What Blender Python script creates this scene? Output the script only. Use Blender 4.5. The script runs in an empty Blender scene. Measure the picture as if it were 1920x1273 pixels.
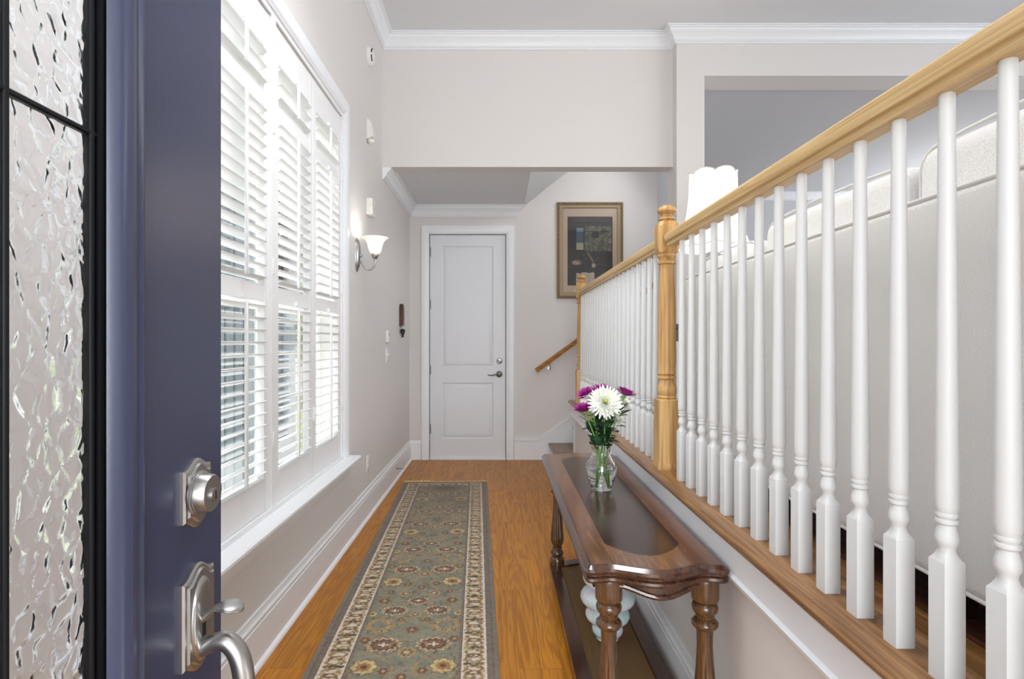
import bpy, bmesh, math, random
import numpy as np
from mathutils import Vector, Matrix
random.seed(7)
PI = math.pi
SC = bpy.context.scene
COL = SC.collection

# ------------------------------------------------------------------ camera, world, lights, exposure
F = 1054.0
cam_d = bpy.data.cameras.new('camera'); cam = bpy.data.objects.new('camera', cam_d); COL.objects.link(cam)
cam.location = (0, 0, 1.28); cam.rotation_euler = (PI/2, 0, 0)
cam_d.sensor_width = 36.0; cam_d.lens = 36.0*F/1920
cam_d.shift_x = (960-935)/1920.0; cam_d.shift_y = (640-636.5)/1920.0
cam_d.clip_start = 0.02; cam_d.clip_end = 200
SC.camera = cam

wd = bpy.data.worlds.new('sky_world'); SC.world = wd; wd.use_nodes = True
_n = wd.node_tree.nodes; _l = wd.node_tree.links
_bg = _n['Background']
_sky = _n.new('ShaderNodeTexSky'); _sky.sky_type = 'HOSEK_WILKIE'; _sky.turbidity = 4.0
_sky.sun_direction = Vector((0.3, -0.5, 0.8)).normalized(); _sky.ground_albedo = 0.4
_mx = _n.new('ShaderNodeMixRGB'); _mx.inputs[0].default_value = 0.8; _mx.inputs[2].default_value = (0.95, 1.0, 1.06, 1)
_l.new(_sky.outputs[0], _mx.inputs[1]); _l.new(_mx.outputs[0], _bg.inputs[0])
_bg.inputs[1].default_value = 2.7

def area(name, loc, rot, sx, sy, power, col=(1, 1, 1), spread=None):
    d = bpy.data.lights.new(name, 'AREA'); d.shape = 'RECTANGLE'; d.size = sx; d.size_y = sy
    d.energy = power; d.color = col
    if spread: d.spread = spread
    o = bpy.data.objects.new(name, d); COL.objects.link(o); o.location = loc; o.rotation_euler = rot
    return o
def point(name, loc, power, r, col=(1, 1, 1)):
    d = bpy.data.lights.new(name, 'POINT'); d.energy = power; d.shadow_soft_size = r; d.color = col
    o = bpy.data.objects.new(name, d); COL.objects.link(o); o.location = loc
    return o
sun_d = bpy.data.lights.new('sun', 'SUN'); sun_d.energy = 15.0; sun_d.angle = 0.02; sun_d.color = (1, .96, .9)
sun_o = bpy.data.objects.new('sun', sun_d); COL.objects.link(sun_o); sun_o.rotation_euler = Vector((-.52, -.42, .74)).to_track_quat('Z', 'Y').to_euler()
# daylight entering by the open front door; the other area lamps are added fill
area('daylight_front_door', (0.1, -3.4, 1.6), (-PI/2, 0, PI), 2.6, 2.8, 200, (0.97, 0.99, 1.0))
area('fill_transom', (0.09, -0.34, 3.06), (math.radians(-90), 0, PI), 1.05, .88, 7, (0.97, 0.99, 1.0))  # added fill above the doorway, for an unseen transom
area('fill_living_side', (5.35, 1.4, 2.3), (0, PI/2, 0), 2.2, 4.2, 85, (0.98, 0.99, 1.0))  # fill lamp added on the unseen side of the living room
area('fill_far_room', (6.35, 6.8, 2.2), (0, PI/2, 0), 1.8, 2.6, 75, (0.96, 0.98, 1.0))  # fill panel added before a solid wall to lift the far ceiling
area('fill_stairwell', (1.5, 5.25, 3.35), Vector((.85, .12, .5)).to_track_quat('Z', 'Y').to_euler(), .7, .5, 9, (0.98, 0.99, 1.0))  # lamp added out of view in the stairwell to fill the alcove walls
area('fill_foyer_top', (-.1, 1.9, 3.7), (0, 0, 0), 0.9, 0.9, 23, (0.98, 0.99, 1.0), 2.1)  # overhead fill lamp added out of view, without any fixture

vs = SC.view_settings
vs.view_transform = 'Standard'; vs.look = 'None'; vs.gamma = 1.0; vs.use_curve_mapping = False
vs.exposure = 0.14
try:
    SC.cycles.max_bounces = 10; SC.cycles.diffuse_bounces = 6; SC.cycles.transmission_bounces = 10; SC.cycles.transparent_max_bounces = 16
except Exception: pass

# ------------------------------------------------------------------ helpers
def lin(c):
    return tuple(((x/255)/12.92 if x/255 <= 0.04045 else (((x/255)+0.055)/1.055)**2.4) for x in c)
def worigin(o):
    v = Vector((0, 0, 0))
    while o is not None:
        v += o.location; o = o.parent
    return v
def obj(name, bm, mat, parent=None, loc=None, smooth=40):
    me = bpy.data.meshes.new(name)
    o = bpy.data.objects.new(name, me); COL.objects.link(o)
    if parent is not None: o.parent = parent
    org = worigin(parent) if parent is not None else Vector(loc or (0, 0, 0))
    if parent is None: o.location = org
    bmesh.ops.translate(bm, verts=bm.verts, vec=-org)
    bm.to_mesh(me); bm.free()
    if smooth:
        me.shade_smooth()
        me.set_sharp_from_angle(angle=math.radians(smooth))
    for m in (mat if isinstance(mat, (list, tuple)) else [mat]): me.materials.append(m)
    return o
def thing(name, loc, label=None, cat=None, group=None, kind=None):
    o = bpy.data.objects.new(name, None); COL.objects.link(o); o.location = loc; o.empty_display_size = .05
    return tag(o, label, cat, group, kind)
def tag(o, label=None, cat=None, group=None, kind=None):
    if label: o['label'] = label
    if cat: o['category'] = cat
    if group: o['group'] = group
    if kind: o['kind'] = kind
    return o
def struct(name, bm, mat, label=None, cat=None, smooth=40, loc=None):
    return tag(obj(name, bm, mat, None, loc, smooth), label, cat, None, 'structure')
def dup(root, loc, **kw):
    r = root.copy(); COL.objects.link(r); r.location = loc
    for ch in root.children:
        c = ch.copy(); COL.objects.link(c); c.parent = r
        for g in ch.children:
            d = g.copy(); COL.objects.link(d); d.parent = c
    tag(r, **kw)
    return r
def NB(): return bmesh.new()
def box(bm, x0, x1, y0, y1, z0, z1, bev=0, seg=2, mi=0):
    r = bmesh.ops.create_cube(bm, size=1.0)
    vs_ = r['verts']
    for v in vs_:
        v.co = Vector(((x0+x1)/2+v.co.x*(x1-x0), (y0+y1)/2+v.co.y*(y1-y0), (z0+z1)/2+v.co.z*(z1-z0)))
    if bev:
        es = list({e for v in vs_ for e in v.link_edges})
        bmesh.ops.bevel(bm, geom=es, offset=bev, segments=seg, profile=0.5, affect='EDGES')
    if mi:
        for f in {f for v in vs_ if v.is_valid for f in v.link_faces}: f.material_index = mi
    return bm
def loft(bm, rings, closed=True, cap=True, mi=0):
    vr = [[bm.verts.new(p) for p in r] for r in rings]
    n = len(rings[0])
    for a, b in zip(vr[:-1], vr[1:]):
        for i in range(n if closed else n-1):
            j = (i+1) % n
            try:
                f = bm.faces.new((a[i], a[j], b[j], b[i])); f.material_index = mi
            except ValueError: pass
    if cap and closed:
        for r in (vr[0], vr[-1]):
            try:
                f = bm.faces.new(r); f.material_index = mi
            except ValueError: pass
    return vr
def fixn(bm):
    bmesh.ops.recalc_face_normals(bm, faces=bm.faces); return bm
def lathe(bm, prof, cx, cy, z0=0, seg=32, rad=None, M=None, cap=True):
    rings = []
    for r, z in prof:
        ring = []
        for i in range(seg):
            t = 2*PI*i/seg
            rr = r*(rad(t, z) if rad else 1)
            p = Vector((rr*math.cos(t), rr*math.sin(t), z))
            ring.append((M @ p) if M else Vector((cx+p.x, cy+p.y, z0+p.z)))
        rings.append(ring)
    loft(bm, rings, True, cap); return bm
def prism(bm, pts, axis, a0, a1, mi=0):
    # pts in the plane: axis 'y' -> (x,z); 'x' -> (y,z); 'z' -> (x,y)
    def P(p, a):
        if axis == 'y': return Vector((p[0], a, p[1]))
        if axis == 'x': return Vector((a, p[0], p[1]))
        return Vector((p[0], p[1], a))
    loft(bm, [[P(p, a0) for p in pts], [P(p, a1) for p in pts]], True, True, mi); return fixn(bm)
def tube(bm, path, r, seg=12, cap=True):
    path = [Vector(p) for p in path]
    rs = r if isinstance(r, (list, tuple)) else [r]*len(path)
    rings = []; up = None
    for i, p in enumerate(path):
        t = (path[min(i+1, len(path)-1)]-path[max(i-1, 0)]).normalized()
        if up is None:
            up = Vector((0, 0, 1)) if abs(t.z) < .9 else Vector((1, 0, 0))
        a = t.cross(up)
        if a.length < 1e-5: a = t.cross(Vector((1, 0, 0)))
        a.normalize(); b = a.cross(t).normalized(); up = b
        rings.append([p+rs[i]*(math.cos(2*PI*k/seg)*a+math.sin(2*PI*k/seg)*b) for k in range(seg)])
    loft(bm, rings, True, cap); return fixn(bm)
def sq_ring(cx, cy, z, h, kind, seg=32):
    # kind 0 circle, 1 square, 2 octagon (chamfered square)
    out = []
    for i in range(seg):
        t = 2*PI*(i+.0)/seg
        c, s = math.cos(t), math.sin(t)
        rs = h/max(abs(c), abs(s))
        if kind == 0: r = h
        elif kind == 1: r = rs
        elif kind == 2:
            r = min(rs, 1.1795*h/max(1e-6, abs(c)*.70711+abs(s)*.70711))
        else:   # blend square to circle
            r = h*(1-(kind-int(kind)))+rs*(kind-int(kind))
        out.append(Vector((cx+r*c, cy+r*s, z)))
    return out

# ------------------------------------------------------------------ materials
def pm(name, col, rough=.5, metal=0, spec=None, bump=None, **kw):
    m = bpy.data.materials.new(name); m.use_nodes = True
    b = m.node_tree.nodes['Principled BSDF']
    b.inputs['Base Color'].default_value = (*lin(col), 1)
    b.inputs['Roughness'].default_value = rough; b.inputs['Metallic'].default_value = metal
    if spec is not None: b.inputs['Specular IOR Level'].default_value = spec
    for k, v in kw.items(): b.inputs[k.replace('_', ' ')].default_value = v
    if bump:
        nt = m.node_tree; tc = nt.nodes.new('ShaderNodeTexCoord'); nz = nt.nodes.new('ShaderNodeTexNoise')
        nz.inputs['Scale'].default_value = bump[0]; nz.inputs['Detail'].default_value = 3
        bp = nt.nodes.new('ShaderNodeBump'); bp.inputs['Strength'].default_value = bump[1]; bp.inputs['Distance'].default_value = bump[2]
        nt.links.new(tc.outputs['Object'], nz.inputs['Vector']); nt.links.new(nz.outputs['Fac'], bp.inputs['Height'])
        nt.links.new(bp.outputs['Normal'], b.inputs['Normal'])
    return m
def ramp(nt, stops):
    r = nt.nodes.new('ShaderNodeValToRGB')
    els = r.color_ramp.elements
    while len(els) < len(stops): els.new(0.5)
    for e, (p, c) in zip(els, stops):
        e.position = p; e.color = (*lin(c), 1)
    return r
def wood(name, c0, c1, c2, scale=(30, 1.6, 30), rough=.35, coat=0.2, dist=3.0, bump=.05, ring=1.0, ringn=20, ra=.22, fa=1.0):
    """oak-like wood; long direction is the axis with the small scale"""
    m = bpy.data.materials.new(name); m.use_nodes = True; nt = m.node_tree; N = nt.nodes; L = nt.links
    b = N['Principled BSDF']; b.inputs['Roughness'].default_value = rough
    b.inputs['Coat Weight'].default_value = coat; b.inputs['Coat Roughness'].default_value = .15
    tc = N.new('ShaderNodeTexCoord'); mp = N.new('ShaderNodeMapping'); mp.inputs['Scale'].default_value = scale
    L.new(tc.outputs['Object'], mp.inputs['Vector'])
    n1 = N.new('ShaderNodeTexNoise'); n1.inputs['Scale'].default_value = 1.0*ring; n1.inputs['Detail'].default_value = 2; n1.inputs['Distortion'].default_value = dist*.15
    L.new(mp.outputs[0], n1.inputs['Vector'])
    # cathedral rings: sine of a stretched noise field
    mm = N.new('ShaderNodeMath'); mm.operation = 'MULTIPLY'; mm.inputs[1].default_value = ringn
    L.new(n1.outputs['Fac'], mm.inputs[0])
    sn = N.new('ShaderNodeMath'); sn.operation = 'SINE'; L.new(mm.outputs[0], sn.inputs[0])
    mr = N.new('ShaderNodeMapRange'); mr.inputs[1].default_value = -1; mr.inputs[2].default_value = 1; L.new(sn.outputs[0], mr.inputs[0])
    mp2 = N.new('ShaderNodeMapping'); mp2.inputs['Scale'].default_value = tuple(s*9 if s > 5 else s*3 for s in scale)
    L.new(tc.outputs['Object'], mp2.inputs['Vector'])
    n2 = N.new('ShaderNodeTexNoise'); n2.inputs['Scale'].default_value = 1.0; n2.inputs['Detail'].default_value = 4
    L.new(mp2.outputs[0], n2.inputs['Vector'])
    mx = N.new('ShaderNodeMath'); mx.operation = 'MULTIPLY_ADD'; mx.inputs[1].default_value = ra
    L.new(mr.outputs[0], mx.inputs[0])
    ms = N.new('ShaderNodeMath'); ms.operation = 'MULTIPLY'; ms.inputs[1].default_value = fa; L.new(n2.outputs['Fac'], ms.inputs[0])
    L.new(ms.outputs[0], mx.inputs[2])
    mid = ra*.5+fa*.5; rp = ramp(nt, [(mid-.20, c0), (mid, c1), (mid+.20, c2)]); L.new(mx.outputs[0], rp.inputs[0])
    L.new(rp.outputs[0], b.inputs['Base Color'])
    bp = N.new('ShaderNodeBump'); bp.inputs['Strength'].default_value = bump; bp.inputs['Distance'].default_value = .002
    L.new(mx.outputs[0], bp.inputs['Height']); L.new(bp.outputs[0], b.inputs['Normal'])
    return m
def planks(name, c0, c1, c2, w=.083, length=1.1, rough=.32, vary=.35):
    m = wood(name, c0, c1, c2, scale=(16, 1.2, 16), rough=.42, coat=.0, bump=.03, ringn=46, ra=.30, fa=.55)
    nt = m.node_tree; N = nt.nodes; L = nt.links; b = N['Principled BSDF']
    tc = [n for n in N if n.type == 'TEX_COORD'][0]
    sx = N.new('ShaderNodeSeparateXYZ'); L.new(tc.outputs['Object'], sx.inputs[0])
    cb = N.new('ShaderNodeCombineXYZ'); L.new(sx.outputs['Y'], cb.inputs['X']); L.new(sx.outputs['X'], cb.inputs['Y'])
    br = N.new('ShaderNodeTexBrick'); br.offset = .37; br.offset_frequency = 3; br.squash = 1
    br.inputs['Scale'].default_value = 1.0; br.inputs['Brick Width'].default_value = length; br.inputs['Row Height'].default_value = w
    br.inputs['Mortar Size'].default_value = .0009; br.inputs['Mortar Smooth'].default_value = .1; br.inputs['Bias'].default_value = 0
    br.inputs['Color1'].default_value = (0, 0, 0, 1); br.inputs['Color2'].default_value = (1, 1, 1, 1); br.inputs['Mortar'].default_value = (.5, .5, .5, 1)
    L.new(cb.outputs[0], br.inputs['Vector'])
    # offset the grain per plank
    ad = N.new('ShaderNodeVectorMath'); ad.operation = 'MULTIPLY_ADD'; ad.inputs[1].default_value = (7.3, 3.1, 5.7)
    L.new(br.outputs['Color'], ad.inputs[0]); L.new(tc.outputs['Object'], ad.inputs[2])
    for mp in [n for n in N if n.type == 'MAPPING']: L.new(ad.outputs[0], mp.inputs['Vector'])
    rp = [n for n in N if n.type == 'VALTORGB'][0]
    hs = N.new('ShaderNodeHueSaturation'); L.new(rp.outputs[0], hs.inputs['Color'])
    vr = N.new('ShaderNodeMapRange'); vr.inputs[3].default_value = 1-vary*.5; vr.inputs[4].default_value = 1+vary*.5
    L.new(br.outputs['Color'], vr.inputs[0]); L.new(vr.outputs[0], hs.inputs['Value'])
    mx = N.new('ShaderNodeMixRGB'); mx.inputs[2].default_value = (*lin((84, 50, 22)), 1)
    fm = N.new('ShaderNodeMath'); fm.operation = 'MULTIPLY'; fm.inputs[1].default_value = .6
    L.new(br.outputs['Fac'], fm.inputs[0]); L.new(fm.outputs[0], mx.inputs[0]); L.new(hs.outputs[0], mx.inputs[1]); L.new(mx.outputs[0], b.inputs['Base Color'])
    return m
def thin_glass(name, tint=(1, 1, 1), refl=.6, rough=0.0):
    m = bpy.data.materials.new(name); m.use_nodes = True; nt = m.node_tree; N = nt.nodes; L = nt.links
    out = N['Material Output']; N.remove(N['Principled BSDF'])
    tr = N.new('ShaderNodeBsdfTransparent'); tr.inputs[0].default_value = (*tint, 1)
    gl = N.new('ShaderNodeBsdfGlossy'); gl.inputs['Roughness'].default_value = rough
    fr = N.new('ShaderNodeFresnel'); fr.inputs[0].default_value = 1.45
    mu = N.new('ShaderNodeMath'); mu.operation = 'MULTIPLY'; mu.inputs[1].default_value = refl; L.new(fr.outputs[0], mu.inputs[0])
    mx = N.new('ShaderNodeMixShader'); L.new(mu.outputs[0], mx.inputs[0]); L.new(tr.outputs[0], mx.inputs[1]); L.new(gl.outputs[0], mx.inputs[2])
    L.new(mx.outputs[0], out.inputs[0]); return m

M_wall = pm('wall_paint', (217, 214, 212), .85, bump=(60, .08, .002))
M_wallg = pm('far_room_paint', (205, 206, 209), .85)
M_ceil = pm('ceiling_paint', (220, 223, 227), .9)
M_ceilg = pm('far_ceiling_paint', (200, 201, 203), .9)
M_trim = pm('trim_white', (232, 235, 239), .38)
M_balus = pm('baluster_white', (205, 206, 207), .5)
M_shut = pm('shutter_white', (232, 233, 234), .4)
M_doorw = pm('door_white', (220, 223, 228), .38)
M_floor = planks('foyer_oak_floor', (154, 94, 14), (172, 110, 20), (186, 124, 32), vary=.22)
M_floor2 = planks('living_dark_floor', (50, 28, 16), (74, 42, 24), (94, 56, 32))
M_oak = wood('oak_rail', (182, 146, 94), (200, 166, 112), (214, 184, 134), scale=(60, 1.4, 60), rough=.45, coat=.1)
M_oakz = wood('oak_newel', (160, 118, 66), (184, 144, 86), (198, 160, 104), scale=(10, 10, .9), rough=.48, coat=.05, ringn=26, bump=.015)
M_oaky = wood('oak_ledge', (102, 68, 34), (130, 90, 50), (150, 110, 68), scale=(30, 1.8, 30), rough=.33)
M_tread = wood('oak_tread', (84, 54, 32), (124, 86, 56), (146, 106, 74), scale=(24, 2, 24), rough=.4)
M_oakx = wood('oak_wall_rail', (120, 78, 30), (164, 112, 52), (184, 134, 72), scale=(3, 30, 30), rough=.4)
M_mah = wood('mahogany_dark', (48, 28, 20), (66, 40, 28), (82, 52, 36), scale=(18, 2, 18), rough=.24, coat=.45, bump=.0, fa=.7)
M_mahl = wood('mahogany_legs', (58, 38, 22), (80, 54, 32), (100, 70, 42), scale=(26, 26, 1.6), rough=.25, coat=.5, bump=.02)
M_mahb = wood('mahogany_border', (88, 56, 38), (104, 68, 47), (118, 80, 56), scale=(20, 3, 20), rough=.24, coat=.35, bump=.01)
M_burl = wood('walnut_burl', (38, 22, 18), (50, 30, 24), (66, 40, 31), scale=(14, 10, 14), rough=.2, coat=.0, dist=14, bump=.01, ring=1.0)
M_nickel = pm('satin_nickel', (176, 175, 174), .33, 1.0)
M_nickeld = pm('dark_nickel', (120, 116, 112), .35, 1.0)
M_dark = pm('black_slot', (14, 13, 13), .6)
M_blue = pm('door_blue_paint', (56, 62, 88), .28, bump=(180, .1, .001))
M_lead = pm('lead_came', (26, 28, 32), .45, .6)
M_white_pl = pm('white_plastic', (232, 230, 226), .4)
M_glass = thin_glass('window_glass')
M_picglass = thin_glass('picture_glass', refl=1.5)
M_gold = pm('antique_gold', (150, 132, 104), .5, .3, bump=(90, .3, .003))
M_mat = pm('picture_mat', (212, 192, 172), .8)

def sofa_mat():
    m = pm('sofa_fabric', (226, 225, 224), .95); nt = m.node_tree; N = nt.nodes; L = nt.links; b = N['Principled BSDF']
    tc = N.new('ShaderNodeTexCoord')
    mp = N.new('ShaderNodeMapping'); mp.inputs['Scale'].default_value = (620, 620, 1200); L.new(tc.outputs['Object'], mp.inputs['Vector'])
    n = N.new('ShaderNodeTexNoise'); n.inputs['Scale'].default_value = 1; n.inputs['Detail'].default_value = 3; L.new(mp.outputs[0], n.inputs['Vector'])
    r = ramp(nt, [(.32, (186, 185, 185)), (.5, (224, 223, 222)), (.68, (246, 245, 244))]); L.new(n.outputs['Fac'], r.inputs[0]); L.new(r.outputs[0], b.inputs['Base Color'])
    bp = N.new('ShaderNodeBump'); bp.inputs['Strength'].default_value = .2; bp.inputs['Distance'].default_value = .001
    L.new(n.outputs['Fac'], bp.inputs['Height']); L.new(bp.outputs[0], b.inputs['Normal'])
    b.inputs['Sheen Weight'].default_value = .2
    return m
M_sofa = sofa_mat()
M_welt = pm('sofa_welt', (220, 219, 218), .9)

def hammered():
    m = bpy.data.materials.new('hammered_glass'); m.use_nodes = True; nt = m.node_tree; N = nt.nodes; L = nt.links
    b = N['Principled BSDF']; b.inputs['Base Color'].default_value = (.97, .98, .99, 1); b.inputs['Roughness'].default_value = .1
    b.inputs['Transmission Weight'].default_value = 1.0; b.inputs['IOR'].default_value = 1.3; b.inputs['Specular IOR Level'].default_value = 1.0
    tc = N.new('ShaderNodeTexCoord')
    n0 = N.new('ShaderNodeTexNoise'); n0.inputs['Scale'].default_value = 40; L.new(tc.outputs['Object'], n0.inputs['Vector'])
    va = N.new('ShaderNodeVectorMath'); va.operation = 'MULTIPLY_ADD'; va.inputs[1].default_value = (.012, .012, .012)
    L.new(n0.outputs['Color'], va.inputs[0]); L.new(tc.outputs['Object'], va.inputs[2])
    mp = N.new('ShaderNodeMapping'); mp.inputs['Scale'].default_value = (1, 1.0, .8); L.new(va.outputs[0], mp.inputs['Vector'])
    v = N.new('ShaderNodeTexVoronoi'); v.feature = 'DISTANCE_TO_EDGE'; v.inputs['Scale'].default_value = 52
    L.new(mp.outputs[0], v.inputs['Vector'])
    sm = N.new('ShaderNodeMapRange'); sm.interpolation_type = 'SMOOTHERSTEP'; sm.inputs[1].default_value = 0.0; sm.inputs[2].default_value = .34
    L.new(v.outputs['Distance'], sm.inputs[0])
    bp = N.new('ShaderNodeBump'); bp.inputs['Strength'].default_value = .26; bp.inputs['Distance'].default_value = .004
    bp.invert = True
    L.new(sm.outputs[0], bp.inputs['Height']); L.new(bp.outputs[0], b.inputs['Normal'])
    return m
M_ham = hammered()
def real_glass(name, col=(1, 1, 1), rough=0.0, ior=1.45):
    m = pm(name, (255, 255, 255), rough); b = m.node_tree.nodes['Principled BSDF']
    b.inputs['Base Color'].default_value = (*col, 1); b.inputs['Transmission Weight'].default_value = 1; b.inputs['IOR'].default_value = ior
    return m
def vcol_mat(name, rough=.9, bump=None, sheen=0):
    m = bpy.data.materials.new(name); m.use_nodes = True; nt = m.node_tree; N = nt.nodes; L = nt.links; b = N['Principled BSDF']
    b.inputs['Roughness'].default_value = rough; b.inputs['Sheen Weight'].default_value = sheen
    a = N.new('ShaderNodeVertexColor'); a.layer_name = 'pattern'; 
    if bump:
        tc = N.new('ShaderNodeTexCoord'); n = N.new('ShaderNodeTexNoise'); n.inputs['Scale'].default_value = bump; n.inputs['Detail'].default_value = 2
        L.new(tc.outputs['Object'], n.inputs['Vector'])
        mr = N.new('ShaderNodeMapRange'); mr.inputs[1].default_value = .3; mr.inputs[2].default_value = .7; mr.inputs[3].default_value = .75; mr.inputs[4].default_value = 1.2
        L.new(n.outputs['Fac'], mr.inputs[0])
        hs = N.new('ShaderNodeHueSaturation'); L.new(mr.outputs[0], hs.inputs['Value']); L.new(a.outputs[0], hs.inputs['Color']); L.new(hs.outputs[0], b.inputs['Base Color'])
        bp = N.new('ShaderNodeBump'); bp.inputs['Strength'].default_value = .5; bp.inputs['Distance'].default_value = .002
        L.new(n.outputs['Fac'], bp.inputs['Height']); L.new(bp.outputs[0], b.inputs['Normal'])
    else: L.new(a.outputs[0], b.inputs['Base Color'])
    return m

# ------------------------------------------------------------------ room shell
XL, XR = -0.965, 0.655       # left wall, half wall face
YB, YH = 6.09, 4.667         # back wall, upper header
ZL = 0.77                    # living room level
ZC = 3.81
W0, W1, WZ0, WZ1 = 1.32, 3.48, 0.56, 2.69   # window opening in the left wall

bm = NB(); box(bm, XL-.2, XR+.05, -.15, YB+.2, -.1, 0); struct('floor', bm, M_floor)
bm = NB(); box(bm, XR+.14, 6.6, -1.6, 4.82, ZL-.2, ZL-.001); box(bm, 1.765, 6.6, 4.82, 8.6, ZL-.2, ZL-.001); box(bm, XR+.05, XR+.14, -1.6, 4.86, ZL-.2, ZL-.03)
struct('floor_living', bm, M_floor2)

bm = NB()
for (y0, y1, z0, z1) in ((-.15, W0, 0, ZC+.05), (W1, YB+.2, 0, ZC+.05), (W0, W1, 0, WZ0), (W0, W1, WZ1, ZC+.05)):
    box(bm, XL-.24, XL, y0, y1, z0, z1)
struct('wall_left', bm, M_wall)
# back wall of the alcove and stairwell, with a doorway
DX0, DX1, DZ = -.745, .075, 2.447
bm = NB()
box(bm, XL, DX0, YB, YB+.15, 0, 4.4); box(bm, DX1, 1.72, YB, YB+.15, 0, 4.4); box(bm, DX0, DX1, YB, YB+.15, DZ, 4.4)
box(bm, DX0-.1, DX1+.1, YB+.13, YB+.2, -.05, DZ+.1)
struct('wall_back', bm, M_wall)
bm = NB(); box(bm, XL, 1.446, YH, YH+.135, 2.728, ZC+.05)
struct('wall_header', bm, M_wall)
bm = NB()   # right-hand wall with the wide opening to the room beyond
box(bm, 1.446, 1.672, YH-.10, YH+.14, ZL, ZC+.05); box(bm, 1.672, 6.6, YH-.10, YH+.16, 3.438, ZC+.05); box(bm, 4.9, 6.6, YH-.1, YH+.16, ZL, 3.438)
struct('wall_living', bm, M_wall)
bm = NB()   # ceilings
box(bm, XL-.2, 6.6, -1.6, YH+.2, ZC, ZC+.1)
struct('ceiling', bm, M_ceil)
bm = NB(); box(bm, XL, .277, YH+.1, YB, 2.745, 2.80)
struct('ceiling_alcove', bm, M_ceil)
bm = NB(); prism(bm, [(.277, 2.745), (1.72, 3.90), (1.72, 4.04), (.277, 2.86)], 'y', YH+.1, YB)
struct('ceiling_stairs', bm, M_ceil)
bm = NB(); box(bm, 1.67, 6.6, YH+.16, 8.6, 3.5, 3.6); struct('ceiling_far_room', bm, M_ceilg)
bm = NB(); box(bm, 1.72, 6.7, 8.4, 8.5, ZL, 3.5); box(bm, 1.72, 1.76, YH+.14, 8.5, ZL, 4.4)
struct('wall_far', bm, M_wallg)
bm = NB()   # outer right walls with unseen window openings
for (y0, y1, z0, z1) in ((-1.6, -.8, ZL, ZC), (3.6, 8.5, ZL, ZC), (-.8, 3.6, ZL, 1.3), (-.8, 3.6, 3.3, ZC)):
    box(bm, 5.5, 5.6, y0, min(y1, YH), z0, z1)
box(bm, 6.5, 6.6, YH, 8.5, ZL, 3.6)
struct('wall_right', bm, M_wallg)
bm = NB()   # front wall behind the viewpoint: doorway and assumed transom opening
box(bm, XL-.18, -.44, -.30, -.15, 0, ZC+.05); box(bm, .62, 1.4, -.30, -.15, 0, ZC+.05); box(bm, -.44, .62, -.30, -.15, 2.5, 2.62)
box(bm, -.44, .62, -.30, -.15, 3.5, ZC+.05); box(bm, 1.4, 5.6, -1.7, -1.6, 0, ZC+.05); box(bm, 1.3, 1.4, -1.6, -.3, 0, ZC+.05)
struct('wall_front', bm, M_wall)
bm = NB()   # half wall under the railing, stairwell end
box(bm, XR, XR+.12, -.15, 4.80, 0, .735)
struct('wall_half', bm, M_wall)
bm = NB(); box(bm, .78, .84, 4.80, 4.9, .0, .735); box(bm, .655, .80, 4.80, 4.94, 0, .735); box(bm, .80, 1.72, 4.82, 4.94, 0, ZL-.03)
struct('wall_stair_side', bm, M_trim)

# trims ------------------------------------------------------------
def base_prof(sx, h=.21, t=.018):
    return [(0, 0), (sx*t, 0), (sx*t, h-.052), (sx*t*.84, h-.050), (sx*t*.84, h-.044), (sx*t*.95, h-.040), (sx*t*.95, h-.032), (sx*t*.6, h-.024), (sx*t*.45, h-.012), (sx*t*.45, h-.004), (sx*t*.3, h), (0, h)]
bm = NB(); prism(bm, [(XL+x, z) for x, z in base_prof(1)], 'y', -.1, YB)
prism(bm, [(XL+.018+x, z) for x, z in ((0, 0), (.016, 0), (.013, .010), (.006, .017), (0, .019))], 'y', -.1, YB)
struct('baseboard_left', bm, M_trim, smooth=12)
bm = NB(); prism(bm, [(XR-x, z) for x, z in base_prof(1)], 'y', -.1, 4.93)
prism(bm, [(XR-.018-x, z) for x, z in ((0, 0), (.016, 0), (.013, .010), (.006, .017), (0, .019))], 'y', -.1, 4.93)
struct('baseboard_right', bm, M_trim, smooth=12)
bm = NB()
prism(bm, [(YB-x, z) for x, z in base_prof(1)], 'x', XL, DX0-.095)
SL = math.tan(math.radians(35.3))
# baseboard on the stair wall, then climbing beside the treads
xk, xe = .43, 1.72
pts = [(DX1+.095, 0), (DX1+.095, .23), (xk, .23), (xe, .23+(xe-xk)*SL), (xe, 0)]
prism(bm, pts, 'y', YB-.018, YB)
pts = [(DX1+.095, .206), (DX1+.095, .232), (xk, .232), (xe, .232+(xe-xk)*SL), (xe, .206+(xe-xk)*SL), (xk+.01, .206)]
prism(bm, pts, 'y', YB-.026, YB-.01)
struct('baseboard_back', bm, M_trim, smooth=12)
# skirt board and moulding under the ledge
bm = NB()
box(bm, XR-.018, XR, -.1, 4.96, .635, .738)
prism(bm, [(XR, .615), (XR-.012, .618), (XR-.022, .628), (XR-.026, .640), (XR-.018, .648), (XR, .65)], 'y', -.1, 4.96)
struct('trim_1', bm, M_trim, smooth=12)
# oak ledge
bm = NB()
nose = [(XR+.15, .737), (.622, .737), (.612, .741), (.605, .75), (.604, .757), (.608, .765), (.616, ZL), (XR+.15, ZL)]
prism(bm, nose, 'y', -.1, 4.90)
struct('trim_2', bm, M_oaky)
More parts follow.
